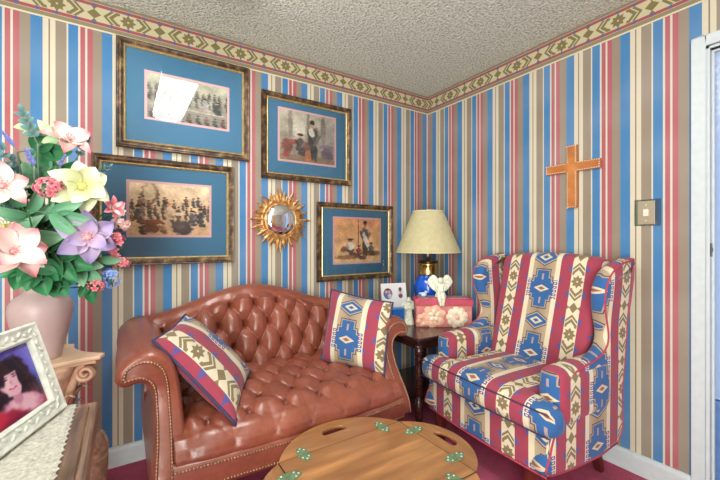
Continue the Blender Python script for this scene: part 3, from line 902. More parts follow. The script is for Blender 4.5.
# back: leaning, crowned and rounded
def bf(p):
    t = (p.z+.36)/.72
    y = p.y-.012*(1-(p.x/.28)**2)*(1 if p.y < 0 else 0)*1.6
    y += .02*(p.x/.28)**2*(1 if p.y < 0 else 0)*-1
    z = p.z+.020*(1-(p.x/.28)**2)*smoothstep(.7, 1, t)
    return Vector((p.x*(.94+.10*t), y+.195*t+.160, z+.745))
V, F = rbox(.60, .09, .72, .04, (18, 4, 24), bf)
bk = fixn(mk('backrest', V, F, M_fabric, ch)); boxuv(bk, .2, -.02, 'y')
bs = [bf(Vector((-.262, -.055, z))) for z in [-.3+.03*i for i in range(21)]]
# wings with the outside panels
def wing_out():
    return [(.262, .20), (-.265, .20), (-.272, .30), (-.240, .38), (-.190, .44), (-.165, .52), (-.150, .58), (-.11, .612), (-.05, .630), (.03, .642), (.11, .664), (.158, .70), (.168, .75), (.150, .81), (.124, .88), (.114, .95), (.130, 1.01), (.175, 1.055), (.24, 1.085), (.29, 1.097), (.345, 1.100), (.372, 1.085), (.352, .80), (.305, .45)]
wo = catmull([(a, b, 0) for a, b in wing_out()], 3, True)
def flare(z): return .020*smoothstep(.75, 1.05, z)-.004*(1-smoothstep(.2, .6, z))
for side in (-1, 1):
    pl = [Vector((p.x, p.y)) for p in wo]; n = len(pl)
    rings = []
    for k, xo in ((.028, .325), (.012, .327), (.004, .340), (0, .352), (0, .382), (.004, .392), (.012, .398), (.028, .400)):
        rings.append([(xo+flare(q.y), q.x, q.y) for q in inset(pl, k)])
    V = [Vector((p[0]*side, p[1], p[2])) for rg in rings for p in rg]; F = []
    for j in range(len(rings)-1):
        for i in range(n): F.append((j*n+i, j*n+(i+1) % n, (j+1)*n+(i+1) % n, (j+1)*n+i))
    bm = bmesh.new()
    F.append(tuple(range(n))); F.append(tuple((len(rings)-1)*n+i for i in range(n)))
    wg = mk('wing', V, F, M_fabric, ch)
    bm.from_mesh(wg.data); bmesh.ops.triangulate(bm, faces=[f for f in bm.faces if len(f.verts) > 6]); bmesh.ops.recalc_face_normals(bm, faces=bm.faces); bm.to_mesh(wg.data); bm.free()
    # fabric runs upright on both faces and wraps the edge
    me = wg.data; ul = me.uv_layers.new(name='UVMap')
    for p in me.polygons:
        for li in p.loop_indices:
            c = me.vertices[me.loops[li].vertex_index].co
            xr = abs(c.x)-flare(c.z)
            ul.data[li].uv = (.20+.055+(c.y-.16)*.95+(xr-.36)*(.5), c.z-.06+ .0)
    ed = [Vector((side*(.396+flare(q.y)), q.x, q.y)) for q in inset(pl, .006)]
    ed = ed+[ed[0]]
    MB().tube(ed, .0045, 6).build('piping', M_welt, wg, True)
    # padded arm in front of the wing
    def af(p, side=side):
        t = (p.y+.22)/.44
        return Vector((side*(.342+p.x), p.y-.003, p.z+.503+.012*t))
    V, F = rbox(.124, .42, .262, .05, (4, 14, 8), af)
    ar = fixn(mk('arm', V, F, M_fabric, ch))
    me = ar.data; ul = me.uv_layers.new(name='UVMap')
    for p in me.polygons:
        n_ = p.normal
        for li in p.loop_indices:
            c = me.vertices[me.loops[li].vertex_index].co
            if abs(n_.y) > .7: uv = (abs(c.x)-.342+.20+.0, c.z-.505+.18)
            else:
                uv = (.4+(c.y+.108)*.95, c.z-.505+.18+(abs(c.x)-.342)*.5*(1 if n_.z > .5 else 0))
            ul.data[li].uv = uv
# seat cushion, T-shaped with a crowned top
def sf(p):
    t = (p.y+.30)/.60
    front = 1-smoothstep(-.215, -.19, p.y)
    wx = .276+.156*front
    x = p.x/.36*wx
    z = p.z+(.030*(1-(p.x/.36)**2)*(1-((p.y+.0)/.30)**4) if p.z > 0 else 0)
    bow = .022*(1-(p.x/.36)**2)*(1-smoothstep(-.30, -.1, p.y))
    sag = -.006*abs(p.x/.36)**3*front
    return Vector((x, p.y-.015-bow, z+.435+sag))
V, F = rbox(.72, .60, .135, .05, (26, 30, 3), sf)
ct = fixn(mk('seat_cushion', V, F, M_fabric, ch))
me = ct.data; ul = me.uv_layers.new(name='UVMap')
for p in me.polygons:
    for li in p.loop_indices:
        c = me.vertices[me.loops[li].vertex_index].co
        drop = max(0, .475-c.z) if p.normal.y < -.3 or c.y < -.33 else 0
        ul.data[li].uv = (c.x+.2, c.y-drop+.02+.47)
for zz in (-.047, .047):
    pts = []
    for i in range(41): pts.append(sf(Vector((-.345+.69*i/40, -.293, zz)))+Vector((0, -.003, 0)))
    MB().tube(pts, .0032, 6).build('piping', M_welt2, ct, True)
# front rail and deck under the cushion
def rf(p):
    bow = .018*(1-(p.x/.36)**2)*(1-smoothstep(-.3, .0, p.y))
    return Vector((p.x, p.y-.012-bow, p.z+.285))
V, F = rbox(.77, .54, .19, .02, (20, 14, 4), rf)
rl = fixn(mk('seat_rail', V, F, M_fabric, ch))
me = rl.data; ul = me.uv_layers.new(name='UVMap')
for p in me.polygons:
    for li in p.loop_indices:
        c = me.vertices[me.loops[li].vertex_index].co
        ul.data[li].uv = (c.x+.2, c.z-.475+.02+.47-.37) if abs(p.normal.x) < .7 else (c.y+.3, c.z)
MB().tube([rf(Vector((-.385+.77*i/30, -.272, -.088))) for i in range(31)], .005, 6).build('piping', M_welt, rl, True)
def taper_leg(top, bot, a, b):
    m = MB(); top = Vector(top); bot = Vector(bot)
    v = [top+Vector((sx*a, sy*a, 0)) for sx, sy in ((-1, -1), (1, -1), (1, 1), (-1, 1))]+[bot+Vector((sx*b, sy*b, 0)) for sx, sy in ((-1, -1), (1, -1), (1, 1), (-1, 1))]
    m.add(v, [(0, 1, 2, 3), (7, 6, 5, 4)]+[(i, i+4, (i+1) % 4+4, (i+1) % 4) for i in range(4)])
    return m.build('leg', M_cherry, ch, bevel=.004)
for sx in (-1, 1):
    taper_leg((sx*.29, .215, .215), (sx*.29, .30, 0), .028, .017)
    taper_leg((sx*.30, -.255, .21), (sx*.30, -.26, 0), .026, .018)

# ------------------------------------------------------------------ corner end table and what stands on it
EX0, EY0, EZ = 1.50, 1.66, .595
et = tag(empty('end_table', (EX0+.315, EY0+.315, 0)), 'dark mahogany end table with turned legs in the corner behind the loveseat arm', 'end table')
MB().box((0, 0, EZ-.011), (.63, .63, .022)).build('tabletop', M_mahog, et, bevel=.008, seg=3)
MB().box((0, 0, EZ-.048), (.57, .57, .055)).build('apron', M_mahog, et, bevel=.003)
MB().box((0, 0, .17), (.53, .53, .018)).build('lower_shelf', M_mahog, et, bevel=.004)
lp_ = [(.012, 0), (.020, .01), (.024, .03), (.016, .05), (.014, .06), (.022, .075), (.024, .13), (.024, .20), (.016, .215), (.014, .23), (.021, .26), (.025, .33), (.023, .40), (.016, .445), (.024, .455), (.016, .465), (.026, .485), (.026, .55)]
for sx in (-1, 1):
    for sy in (-1, 1): MB().lathe(lp_, 18, (sx*.272, sy*.272, 0)).build('leg', M_mahog, et, True)
# lamp
lm = tag(empty('table_lamp', (1.975, 2.075, EZ)), 'cobalt blue ginger jar lamp with brass collar and pleated cream shade', 'lamp')
M_cob = plain('cobalt_glaze', (14, 84, 200), .12, 0, .6, var=.1, vscale=12, coat=.5)
MB().lathe([(.07, 0), (.072, .012), (.066, .02)], 32).build('base', M_mahog, lm, True)
MB().lathe([(.058, .02), (.064, .04), (.082, .10), (.098, .16), (.108, .215), (.109, .25), (.100, .285), (.082, .315), (.072, .33), (.07, .338)], 40).build('jar_body', M_cob, lm, True)
MB().lathe([(.073, .336), (.076, .345), (.074, .352), (.074, .41), (.077, .418), (.075, .43)], 40).build('brass_collar', M_brassL, lm, True)
MB().lathe([(.074, .43), (.078, .434), (.074, .446), (.02, .452)], 32).build('cap', M_mahog, lm, True)
MB().lathe([(.014, .45), (.014, .52), (.008, .525), (.008, .80)], 16).build('stem', M_brass, lm, True)
V = []; F = []; n = 150
for j, (r_, z) in enumerate([(.243, .510), (.244, .514), (.238, .53), (.118, .822), (.116, .828)]):
    for i in range(n):
        a = 2*PI*i/n; k = 1+(.006 if i % 2 else 0)*(1 if 0 < j < 4 else .4); V.append((r_*k*math.cos(a), r_*k*math.sin(a), z))
for j in range(4):
    for i in range(n): F.append((j*n+i, j*n+(i+1) % n, (j+1)*n+(i+1) % n, (j+1)*n+i))
shd = mk('lamp_shade', V, F, plain('cream_pleated_shade', (192, 184, 144), .85, var=.03), lm, False)
sol = shd.modifiers.new('solid', 'SOLIDIFY'); sol.thickness = .002
for r_, z, nm in ((.244, .512, 'shade_rim'), (.118, .826, 'shade_rim')):
    MB().tube([(r_*math.cos(2*PI*i/48), r_*math.sin(2*PI*i/48), z) for i in range(49)], .004, 6).build(nm, plain('shade_binding', (220, 210, 172), .8), lm, True)
sf_ = MB().tube([(.115*math.cos(2*PI*k/3)*t, .115*math.sin(2*PI*k/3)*t, .815) for k in range(1) for t in (0, 1)], .002, 5)
for k in (1, 2): sf_.tube([(0, 0, .815), (.115*math.cos(2*PI*k/3), .115*math.sin(2*PI*k/3), .815)], .002, 5)
sf_.build('shade_spider', M_brass, lm)
MB().ball((0, 0, .838), (.008, .008, .012), 10, 8).lathe([(.006, .80), (.006, .83)], 8).build('finial', M_brass, lm, True)
# keepsake box
kb_c = Vector((1.865, 1.80, EZ)); ky = math.atan2(-.239, .33)
kb = tag(empty('keepsake_box', kb_c, ky), 'rose pink keepsake box with relief flowers on its front, beneath the angel', 'box')
M_rose = plain('rose_box_cloth', (206, 124, 122), .6, var=.10, vscale=18, bump=.2)
M_rosed = plain('deep_rose_lid', (186, 66, 92), .55, var=.1, vscale=22)
M_top = plain('dusty_lid_top', (176, 134, 136), .6, var=.2, vscale=30)
M_bead = plain('gold_edge', (176, 150, 96), .5, .3)
MB().box((0, .07, .072), (.385, .14, .144)).build('box_body', M_rose, kb, bevel=.005)
ld = MB().box((0, .07, .172), (.402, .156, .050)).build('lid', M_rosed, kb, bevel=.008, seg=3)
MB().box((0, .07, .1985), (.35, .13, .004)).build('lid_panel', M_top, ld, bevel=.001)
MB().box((0, .07, .147), (.394, .149, .005)).build('gold_edge', M_bead, kb)
def relief_flower(c, r, n, cup, mat, name, par, y=-.0085):
    V = []; F = []
    for k in range(n):
        a = 2*PI*k/n+.3; i0 = len(V)
        for s in range(7):
            t = s/6; wv = math.sin(PI*min(1, t*.84+.08))**.7*r*.40
            for q in range(5):
                m = q/4*2-1; rr = r*(.12+.88*t)
                h = (.004+.010*math.sin(PI*t))*(1-m*m*.8)+.002
                V.append(Vector((c[0]+math.cos(a)*rr-math.sin(a)*m*wv, y-h*cup, c[1]+math.sin(a)*rr+math.cos(a)*m*wv)))
        for s in range(6):
            for q in range(4): F.append((i0+s*5+q, i0+s*5+q+1, i0+s*5+q+6, i0+s*5+q+5))
    o = fixn(mk(name, V, F, mat, par)); return o
M_rel1 = plain('peach_relief', (228, 176, 150), .6, var=.1, vscale=50); M_rel2 = plain('cream_relief', (234, 216, 192), .6, var=.08, vscale=50)
relief_flower((-.070, .078), .082, 6, 1, M_rel1, 'relief_flower', kb, -.001); relief_flower((-.070, .082), .048, 5, 1.5, M_rel2, 'relief_flower', kb, -.005)
relief_flower((.088, .070), .074, 9, 1, M_rel2, 'relief_flower', kb, -.001)
relief_flower((-.145, .05), .05, 6, 1, M_rel1, 'relief_flower', kb, -.001)
MB().ball((.088, -.014, .070), (.015, .008, .015), 10, 8).build('flower_center', M_rel1, kb, True)
Mk = Matrix.Translation(kb_c) @ Matrix.Rotation(ky, 4, 'Z')

M_angel = plain('white_bisque', (216, 220, 200), .6, var=.10, vscale=60)
def skin(name, pts, edges, rad, mat, parent, lv=2):
    me = bpy.data.meshes.new(name); me.from_pydata([Vector(p) for p in pts], edges, []); me.materials.append(mat)
    o = bpy.data.objects.new(name, me); COL.objects.link(o); o.parent = parent
    o.modifiers.new('skin', 'SKIN').use_smooth_shade = True
    for i, r_ in enumerate(rad):
        d = me.skin_vertices[0].data[i]; d.radius = (r_, r_) if not isinstance(r_, tuple) else r_; d.use_root = (i == 0)
    s = o.modifiers.new('sub', 'SUBSURF'); s.levels = lv; s.render_levels = lv
    return o
def feather_wing(side, parent, S, bx, by, bz, wid, hgt):
    """broad wing: a curved plate with scalloped feather ends"""
    V = []; F = []; nu, nv = 14, 12
    for j in range(nv+1):
        for i in range(nu+1):
            u, v = i/nu, j/nv
            top = math.sin(PI*min(1, u*.78+.12))**.8
            x = u*wid*(1-.25*(1-v)**1.5); z = (v*1.0-.62*(1-v)*0)*hgt*top*.0+hgt*(.95*top*v-(.55-.50*u*u)*(1-v))
            x -= .08*wid*(1-v)*math.sin(u*PI*5)**2*.4
            rid = .0035*math.sin(v*PI*6+u*3)**2+.003*math.sin(u*PI*7)**2*(1-v)
            V.append(Vector((side*(bx+x*S), by+(.010+.028*u*u)*S*3-rid*S*3, bz+z*S)))
    for j in range(nv):
        for i in range(nu):
            a = j*(nu+1)+i; F.append((a, a+1, a+nu+2, a+nu+1))
    o = mk('wing', V, F, M_angel, parent); so = o.modifiers.new('solid', 'SOLIDIFY'); so.thickness = .004
    return o
# seated angel on the lid, legs over the front edge
ac = Mk @ Vector((-.022, .022, .2005))
an = tag(empty('angel_figurine', ac, ky), 'white seated angel figurine with open wings on the rose pink box', 'figurine')
pts = [(0, 0, .022), (0, .006, .045), (0, .002, .078), (0, -.004, .098), (.018, 0, .092), (.030, -.006, .068), (.022, -.026, .052), (-.018, 0, .092), (-.030, -.006, .068), (-.022, -.026, .052),
       (.016, -.030, .022), (.014, -.042, -.004), (.011, -.042, -.040), (.010, -.050, -.052), (-.016, -.030, .022), (-.012, -.044, -.004), (-.006, -.046, -.040), (-.004, -.054, -.050)]
edg = [(0, 1), (1, 2), (2, 3), (2, 4), (4, 5), (5, 6), (2, 7), (7, 8), (8, 9), (0, 10), (10, 11), (11, 12), (12, 13), (0, 14), (14, 15), (15, 16), (16, 17)]
rad = [.026, .021, .020, .009, .011, .009, .007, .011, .009, .007, .019, .014, .010, .006, .019, .014, .010, .006]
skin('angel_body', pts, edg, rad, M_angel, an)
hd = MB().ball((0, -.008, .118), (.0165, .018, .0205), 14, 10).ball((0, -.0265, .115), (.003, .004, .004), 8, 6).build('head', M_angel, an, True)
MB().ball((0, -.001, .125), (.019, .0185, .0185), 14, 10).ball((.014, -.002, .112), (.008, .010, .014), 8, 6).ball((-.014, -.002, .112), (.008, .010, .014), 8, 6).build('hair', M_angel, hd, True)
V = []; F = []
MB().lathe([(.040, -.005), (.041, 0), (.034, .018), (.024, .04)], 20, (0, -.006, .012)).build('robe_skirt', M_angel, an, True)
for s in (-1, 1): feather_wing(s, an, .102, .008, .008, .080, .80, .82)
# small bird-like ornament on the lid
oc = Mk @ Vector((-.135, .055, .2005))
orn = tag(empty('small_ornament', oc, ky), 'tiny pale blue ornament at the left end of the rose pink box lid', 'ornament')
M_orn = plain('pale_blue_glaze', (186, 208, 226), .3, var=.08)
MB().ball((0, 0, .018), (.022, .014, .017), 14, 10).ball((.017, 0, .036), (.011, .010, .011), 12, 8).lathe([(.004, 0), (.0005, .014)], 8, (.026, 0, .035), Matrix.Rotation(R(90), 3, 'Y')).build('ornament_body', M_orn, orn, True)
MB().ball((-.024, 0, .026), (.014, .010, .006), 10, 8, Matrix.Rotation(R(-25), 3, 'Y')).build('ornament_tail', M_orn, orn, True)
# small double photo frame by the wall
fp = at(395.5, 300, 2.12)
pf = tag(empty('photo_frame', (fp.x, 2.12, EZ), R(-14)), 'small white photo frame with two oval pictures beside the blue lamp', 'photo frame')
fw, fh = .215, .285
Ml = Matrix.Rotation(R(-10), 4, 'X')
def slab(c, d, nm, mat, par, M, bevel=0):
    o = MB().box(c, d).build(nm, mat, par, bevel=bevel); o.data.transform(M); return o
slab((0, 0, fh/2), (fw, .014, fh), 'frame', plain('thin_silver_edge', (150, 140, 130), .4, .4), pf, Ml, .002)
slab((0, -.0085, fh/2), (fw-.012, .003, fh-.005), 'photo_mat', plain('white_photo_mat', (236, 238, 242), .6), pf, Ml)
def oval_print(cx, cz, rx, rz, fn, nm):
    V = [Vector((cx, -.0108, cz))]; C = [fn(0, 0)]; F = []
    for j in range(1, 9):
        for i in range(28):
            a = 2*PI*i/28; q = j/8; V.append(Vector((cx+rx*q*math.cos(a), -.0108, cz+rz*q*math.sin(a)))); C.append(fn(q*math.cos(a), q*math.sin(a)))
    for i in range(28): F.append((0, 1+i, 1+(i+1) % 28))
    for j in range(7):
        for i in range(28): F.append((1+j*28+i, 1+(j+1)*28+i, 1+(j+1)*28+(i+1) % 28, 1+j*28+(i+1) % 28))
    o = mk(nm, [Ml @ v for v in V], F, M_art, pf, False); ca = o.data.color_attributes.new('Col', 'FLOAT_COLOR', 'POINT')
    ca.data.foreach_set('color', np.array([lin(c)+[1.0] for c in C], dtype=np.float32).ravel())
def pic1(x, y):
    c = (120, 110, 150)
    for cx, cy, rx, ry, col in ((-.3, .35, .28, .3, (222, 176, 160)), (.32, .35, .28, .3, (216, 170, 156)), (-.35, -.45, .5, .4, (90, 130, 196)), (.4, -.4, .45, .4, (206, 210, 226)), (0, .75, .8, .18, (96, 60, 80))):
        if ((x-cx)/rx)**2+((y-cy)/ry)**2 < 1: c = col
    return c
def pic2(x, y):
    c = (226, 228, 232)
    for cx, cy, rx, ry, col in ((0, -.62, .75, .42, (110, 84, 92)), (0, .2, .42, .4, (206, 170, 150)), (0, .58, .52, .36, (78, 74, 84))):
        if ((x-cx)/rx)**2+((y-cy)/ry)**2 < 1: c = col
    return c
oval_print(-.050, fh-.078, .036, .040, pic1, 'oval_photo'); oval_print(.052, fh-.074, .024, .042, pic2, 'oval_photo')
slab((0, .086, .10), (.05, .004, .20), 'easel_stand', M_darkgap, pf, Matrix.Rotation(R(12), 4, 'X'))
# little praying angel and blue trinket box before it
q = at(408.5, 311, 2.0)
a2 = tag(empty('cherub_figurine', (q.x, 2.0, EZ), R(-25)), 'small white standing angel figurine in front of the photo frame', 'figurine')
MB().lathe([(.040, 0), (.041, .01), (.032, .05), (.026, .09), (.022, .12), (.024, .14), (.014, .158)], 20).build('robe', M_angel, a2, True)
MB().ball((0, -.004, .176), (.018, .018, .021), 12, 10).build('head', M_angel, a2, True)
skin('praying_arms', [(0, .0, .145), (.028, -.004, .138), (.030, -.022, .112), (.004, -.040, .130), (-.028, -.004, .138), (-.030, -.022, .112), (-.004, -.040, .130)], [(0, 1), (1, 2), (2, 3), (0, 4), (4, 5), (5, 6)], [.012, .011, .009, .007, .011, .009, .007], M_angel, a2, 1)
for s in (-1, 1): feather_wing(s, a2, .055, .008, .016, .125, .75, .8)
q2 = at(397, 312, 2.03)
tr_ = tag(empty('trinket_box', (q2.x-.005, 2.02, EZ), R(-14)), 'blue trinket box in front of the small white photo frame', 'box')
MB().box((0, 0, .055), (.085, .05, .11)).build('box_body', plain('blue_trinket', (34, 104, 190), .35, var=.1), tr_, bevel=.004)
MB().box((0, 0, .118), (.09, .055, .016)).build('lid', plain('blue_trinket_lid', (60, 130, 206), .3), tr_, bevel=.004)

# ------------------------------------------------------------------ pedestal and vase
PC = (-.265, 1.84); PZ = .745
pd = tag(empty('plant_pedestal', (PC[0], PC[1], 0), R(-18)), 'whitewashed carved pedestal with scrolled capital holding the pink vase', 'pedestal')
M_ped = plain('whitewashed_carved_wood', (204, 166, 140), .6, var=.13, vscale=26, bump=.3, bscale=90)
M_ped2 = plain('pale_pedestal_top', (222, 190, 160), .55, var=.06, vscale=12)
def abacus(r_, cham, dip):
    pts = []
    for k in range(4):
        a = PI/2*k; d_ = Vector((math.cos(a), math.sin(a))); t_ = Vector((-d_.y, d_.x))
        c0 = d_*r_-t_*cham; c1 = d_*r_+t_*cham; pts += [c0, c1]
        a2_ = a+PI/2; d2 = Vector((math.cos(a2_), math.sin(a2_))); t2 = Vector((-d2.y, d2.x)); e0 = d2*r_-t2*cham
        mid = (c1+e0)/2; inn = -mid.normalized()*dip
        for s in range(1, 10):
            u = s/10; pts.append(c1.lerp(e0, u)+inn*(4*u*(1-u)))
    return pts
pm = MB().prism(abacus(.205, .022, .035), PZ-.016, PZ).prism(abacus(.19, .02, .034), PZ-.030, PZ-.016)
pm.build('pedestal_top', M_ped2, pd, bevel=.004)
for k in range(4):
    a = PI/2*k; dv_ = Vector((math.cos(a), math.sin(a), 0)); 
    sp_ = []
    for i in range(46):
        t = i/45; ang = t*2*PI*1.75; rr = .034*(1-t*.82)
        sp_.append(dv_*(.150+rr*math.cos(ang+1.57))+Vector((0, 0, PZ-.068+rr*math.sin(ang+1.57))))
    st_ = [dv_*.085+Vector((0, 0, PZ-.18)), dv_*.10+Vector((0, 0, PZ-.12)), dv_*.125+Vector((0, 0, PZ-.05))]+sp_
    m = MB().tube(st_, [.016]*3+[.0135-.006*i/45 for i in range(46)], 8)
    tq = Vector((-dv_.y, dv_.x, 0))
    for s in (-1, 1):
        m.tube([p+tq*s*.014 for p in st_[3:]], [.0095-.004*i/45 for i in range(46)], 7)
    m.build('scroll_volute', M_ped, pd, True)
cl = MB().lathe([(.06, PZ-.34), (.07, PZ-.33), (.074, PZ-.315), (.066, PZ-.30), (.068, PZ-.26), (.076, PZ-.18), (.095, PZ-.09), (.125, PZ-.03)], 40)
cl.build('capital_bell', M_ped, pd, True)
lf = MB()
for row, (nn, z0, r0, hh) in enumerate(((8, PZ-.30, .070, .12), (8, PZ-.24, .078, .13))):
    for k in range(nn):
        a = 2*PI*(k+row*.5)/nn; V = []; F = []
        for i in range(9):
            t = i/8; wv = .030*math.sin(PI*(t*.8+.16))*(1+.18*math.sin(t*26)); out_ = r0+.006+.05*t*t*t+.01*t; zz = z0+hh*(t if t < .85 else .85-.5*(t-.85))
            for m_ in (-1, -.5, 0, .5, 1):
                aa = a+m_*wv/(out_)
                V.append((math.cos(aa)*(out_-.008*m_*m_+.004*(m_ == 0)), math.sin(aa)*(out_-.008*m_*m_+.004*(m_ == 0)), zz))
        for i in range(8):
            for m_ in range(4): F.append((i*5+m_, i*5+m_+1, i*5+m_+6, i*5+m_+5))
        lf.add(V, F)
lo = lf.build('acanthus_leaves', M_ped, pd, True); so = lo.modifiers.new('solid', 'SOLIDIFY'); so.thickness = .006
V = []; F = []; n = 96
zs = [(.0, .058), (.02, .06), (.30, .058)]
for z, r_ in ((.06, .064), (.07, .062), (PZ-.345, .056), (PZ-.335, .060)):
    for i in range(n):
        a = 2*PI*i/n; k = 1-.07*(math.cos(a*16)*.5+.5); V.append((r_*k*math.cos(a), r_*k*math.sin(a), z))
for j in range(3):
    for i in range(n): F.append((j*n+i, j*n+(i+1) % n, (j+1)*n+(i+1) % n, (j+1)*n+i))
mk('fluted_shaft', V, F, M_ped, pd)
MB().prism([(.13*math.cos(PI/4+PI/2*k), .13*math.sin(PI/4+PI/2*k)) for k in range(4)], 0, .03).lathe([(.088, .03), (.09, .042), (.07, .05), (.072, .06), (.062, .066)], 32).build('pedestal_base', M_ped, pd, bevel=.003)
vs = tag(empty('flower_vase', (PC[0], PC[1], PZ)), 'dusty pink shouldered ceramic vase standing on the carved pedestal', 'vase')
M_vase = plain('matte_pink_ceramic', (188, 164, 162), .42, var=.04, vscale=8)
MB().lathe([(.058, 0), (.061, .006), (.070, .05), (.083, .10), (.094, .15), (.0985, .185), (.096, .212), (.082, .235), (.060, .250), (.048, .262), (.044, .280), (.047, .30), (.058, .315), (.062, .32), (.057, .32), (.042, .302), (.038, .28), (.04, .26), (.0, .20)], 48).build('vase_body', M_vase, vs, True)

# ------------------------------------------------------------------ silk flowers in the vase
MOUTH = Vector((PC[0], PC[1], PZ+.31))
def pm_(name, base, tip=None, rough=.6):
    """petal colour runs from the throat (uv y 0) to the tip (uv y 1) with fine veins"""
    t = T(name); u, v = t.uv(); f = t.noise(60, 3)
    tip = tip or base
    c = t.mix((v*v*1.1).mn(1.0), base, tip)
    vein = ((u*9).mod(1.0)-.5).abs()
    c = t.mix((vein*.28)*(1-v*.5), c, tuple(q*.80 for q in tip))
    return t.bsdf(t.mix(f*.10, c, (120, 120, 120)), rough, 0, .3, sheen=.2)
P_pink = pm_('pink_petal', (244, 228, 218), (212, 108, 120)); P_cream = pm_('cream_petal', (190, 198, 140), (226, 226, 200)); P_lav = pm_('lavender_petal', (190, 168, 196), (124, 112, 168))
P_rose = pm_('rose_petal', (206, 92, 112), (236, 160, 166)); P_blue = pm_('blue_petal', (120, 140, 206), (140, 176, 222)); P_white = pm_('white_petal', (228, 230, 206), (246, 246, 238)); P_spike = pm_('periwinkle_spike', (110, 116, 190), (140, 150, 214))
L_dark = pm_('dark_leaf', (22, 96, 52), (40, 136, 78), .45); L_mid = pm_('sage_leaf', (74, 140, 100), (140, 186, 150), .5); L_pale = pm_('pale_leaf', (150, 186, 140), (206, 220, 176), .55); L_euc = pm_('eucalyptus_leaf', (60, 100, 100), (112, 146, 146), .55)
M_stem = plain('green_stem', (64, 112, 62), .6); M_stem2 = plain('grey_stem', (104, 122, 108), .6); M_pollen = plain('flower_center', (214, 150, 150), .7, var=.2, vscale=90); M_pollen2 = plain('yellow_center', (206, 190, 110), .7, var=.2, vscale=90)
def petal_verts(L, w, cup, curl, point=1.0, n=9, m=6):
    V = []; U = []; F = []
    for i in range(n+1):
        t = i/n
        wv = w*(math.sin(PI*(.06+.94*t)**.85)**.75 if t < 1 else 0)*(1-.25*t*point)
        if i == n: wv = w*.02
        x = L*t; z = L*(cup*t-curl*t*t)
        for k in range(m+1):
            q = k/m*2-1
            V.append(Vector((x, q*wv, z+abs(q)**1.6*wv*.55+.02*L*math.sin(q*7+t*5)*t)))
            U.append((k/m, t))
    for i in range(n):
        for k in range(m): a = i*(m+1)+k; F.append((a, a+1, a+m+2, a+m+1))
    return V, F, U
def stem_part(parent, c, mat=None, bow=.05, r=.0028):
    """from inside the vase mouth up to the head, in the head's own axes"""
    a = parent.location; mw = MOUTH+Vector((random.uniform(-.02, .02), random.uniform(-.02, .02), -.06))
    d = mw-a; ctrl = Vector((d.x*.75, d.y*.75, d.z*.35))
    pts = [(ctrl*2*t*(1-t)+d*t*t) for t in [i/14 for i in range(15)]]
    Rm = parent.rotation_euler.to_matrix().inverted()
    return MB().tube([Rm @ p for p in pts], r, 6).build('stem', mat or M_stem, parent, True)
def head_frame(loc, look=None, twist=0):
    d = (look if look else (Vector((0, 0, EYE))-loc)).normalized()
    q = d.to_track_quat('Z', 'Y').to_matrix() @ Matrix.Rotation(twist, 3, 'Z')
    return q.to_euler()
def bloom(name, px, py, Y, rows, label, cat, group, look=(0, 0, 0), twist=0, center=.012, cmat=None, stem=True):
    loc = at(px, py, Y); o = empty(name, loc)
    o.rotation_euler = head_frame(loc, (Vector((0, 0, EYE))-loc).normalized()+Vector(look), twist)
    tag(o, label, cat, group)
    for n, L, w, cup, curl, off, mat in rows:
        V, F, U = petal_verts(L, w, cup, curl)
        for k in range(n):
            a = 2*PI*k/n+off; Mz = Matrix.Rotation(a, 3, 'Z') @ Matrix.Rotation(random.uniform(-.12, .12), 3, 'X')
            s = random.uniform(.92, 1.06)
            p = mk('petal', [Mz @ (v*s+Vector((.004, 0, 0))) for v in V], F, mat, o, True, U)
    if center:
        m = MB().ball((0, 0, center*.9), (center, center, center*1.1), 10, 8)
        for k in range(7):
            a = 2*PI*k/7; m.tube([(0, 0, center*.6), (math.cos(a)*center*1.3, math.sin(a)*center*1.3, center*2.6)], .0014, 5).ball((math.cos(a)*center*1.3, math.sin(a)*center*1.3, center*2.7), .003, 6, 5)
        m.build('stamens', cmat or M_pollen2, o, True)
    if stem: stem_part(o, loc)
    return o
G_ = 'silk flowers in the pink vase'
bloom('magnolia', 81, 187, 1.64, [(6, .100, .042, .30, .34, .2, P_cream), (4, .070, .038, .8, .25, .7, P_cream)], 'large creamy white magnolia in the middle of the bouquet', 'flower', G_, (.25, .0, .25), .4, .013, M_pollen2)
bloom('magnolia', 87, 237, 1.62, [(6, .098, .040, .36, .34, .5, P_lav), (3, .06, .030, .85, .2, 1.3, P_lav)], 'large lavender purple magnolia low at the right of the bouquet', 'flower', G_, (.15, 0, .05), .1, .013, M_pollen)
bloom('lily', 68, 141, 1.70, [(5, .078, .032, .45, .35, .35, P_pink), (3, .058, .034, .95, .2, .1, P_pink)], 'pink lily at the top of the bouquet', 'flower', G_, (.35, .1, .9), .2, .010, M_pollen)
bloom('lily', 12, 252, 1.54, [(5, .094, .038, .40, .30, .15, P_pink), (4, .076, .036, .85, .2, .8, P_pink)], 'pink and white lily at the lower left of the bouquet', 'flower', G_, (.5, 0, .35), .0, .010, M_pollen)
bloom('lily', 1, 186, 1.60, [(5, .075, .030, .55, .3, .1, P_pink)], 'pink lily cut by the left edge of the photo above the lower lily', 'flower', G_, (.5, 0, .3), .3, .010, M_pollen)
bloom('alstroemeria', 112, 208, 1.74, [(6, .046, .014, .6, .3, .2, P_rose), (3, .034, .010, 1.1, .2, .5, P_pink)], 'small rose pink trumpet flower at the right of the bouquet beside the picture frame', 'flower', G_, (.7, 0, .2), .3, .005, M_pollen)
bloom('daisy', 34, 262, 1.56, [(9, .030, .009, .3, .2, .1, P_white)], 'small white blossom beside the lower pink lily', 'flower', G_, (.2, 0, 0), 0, .007, M_pollen2)
bloom('daisy', 118, 211, 1.79, [(8, .028, .010, .3, .2, .1, P_white)], 'small white blossom at the far right edge of the bouquet', 'flower', G_, (.4, 0, 0), 0, .006, M_pollen2)
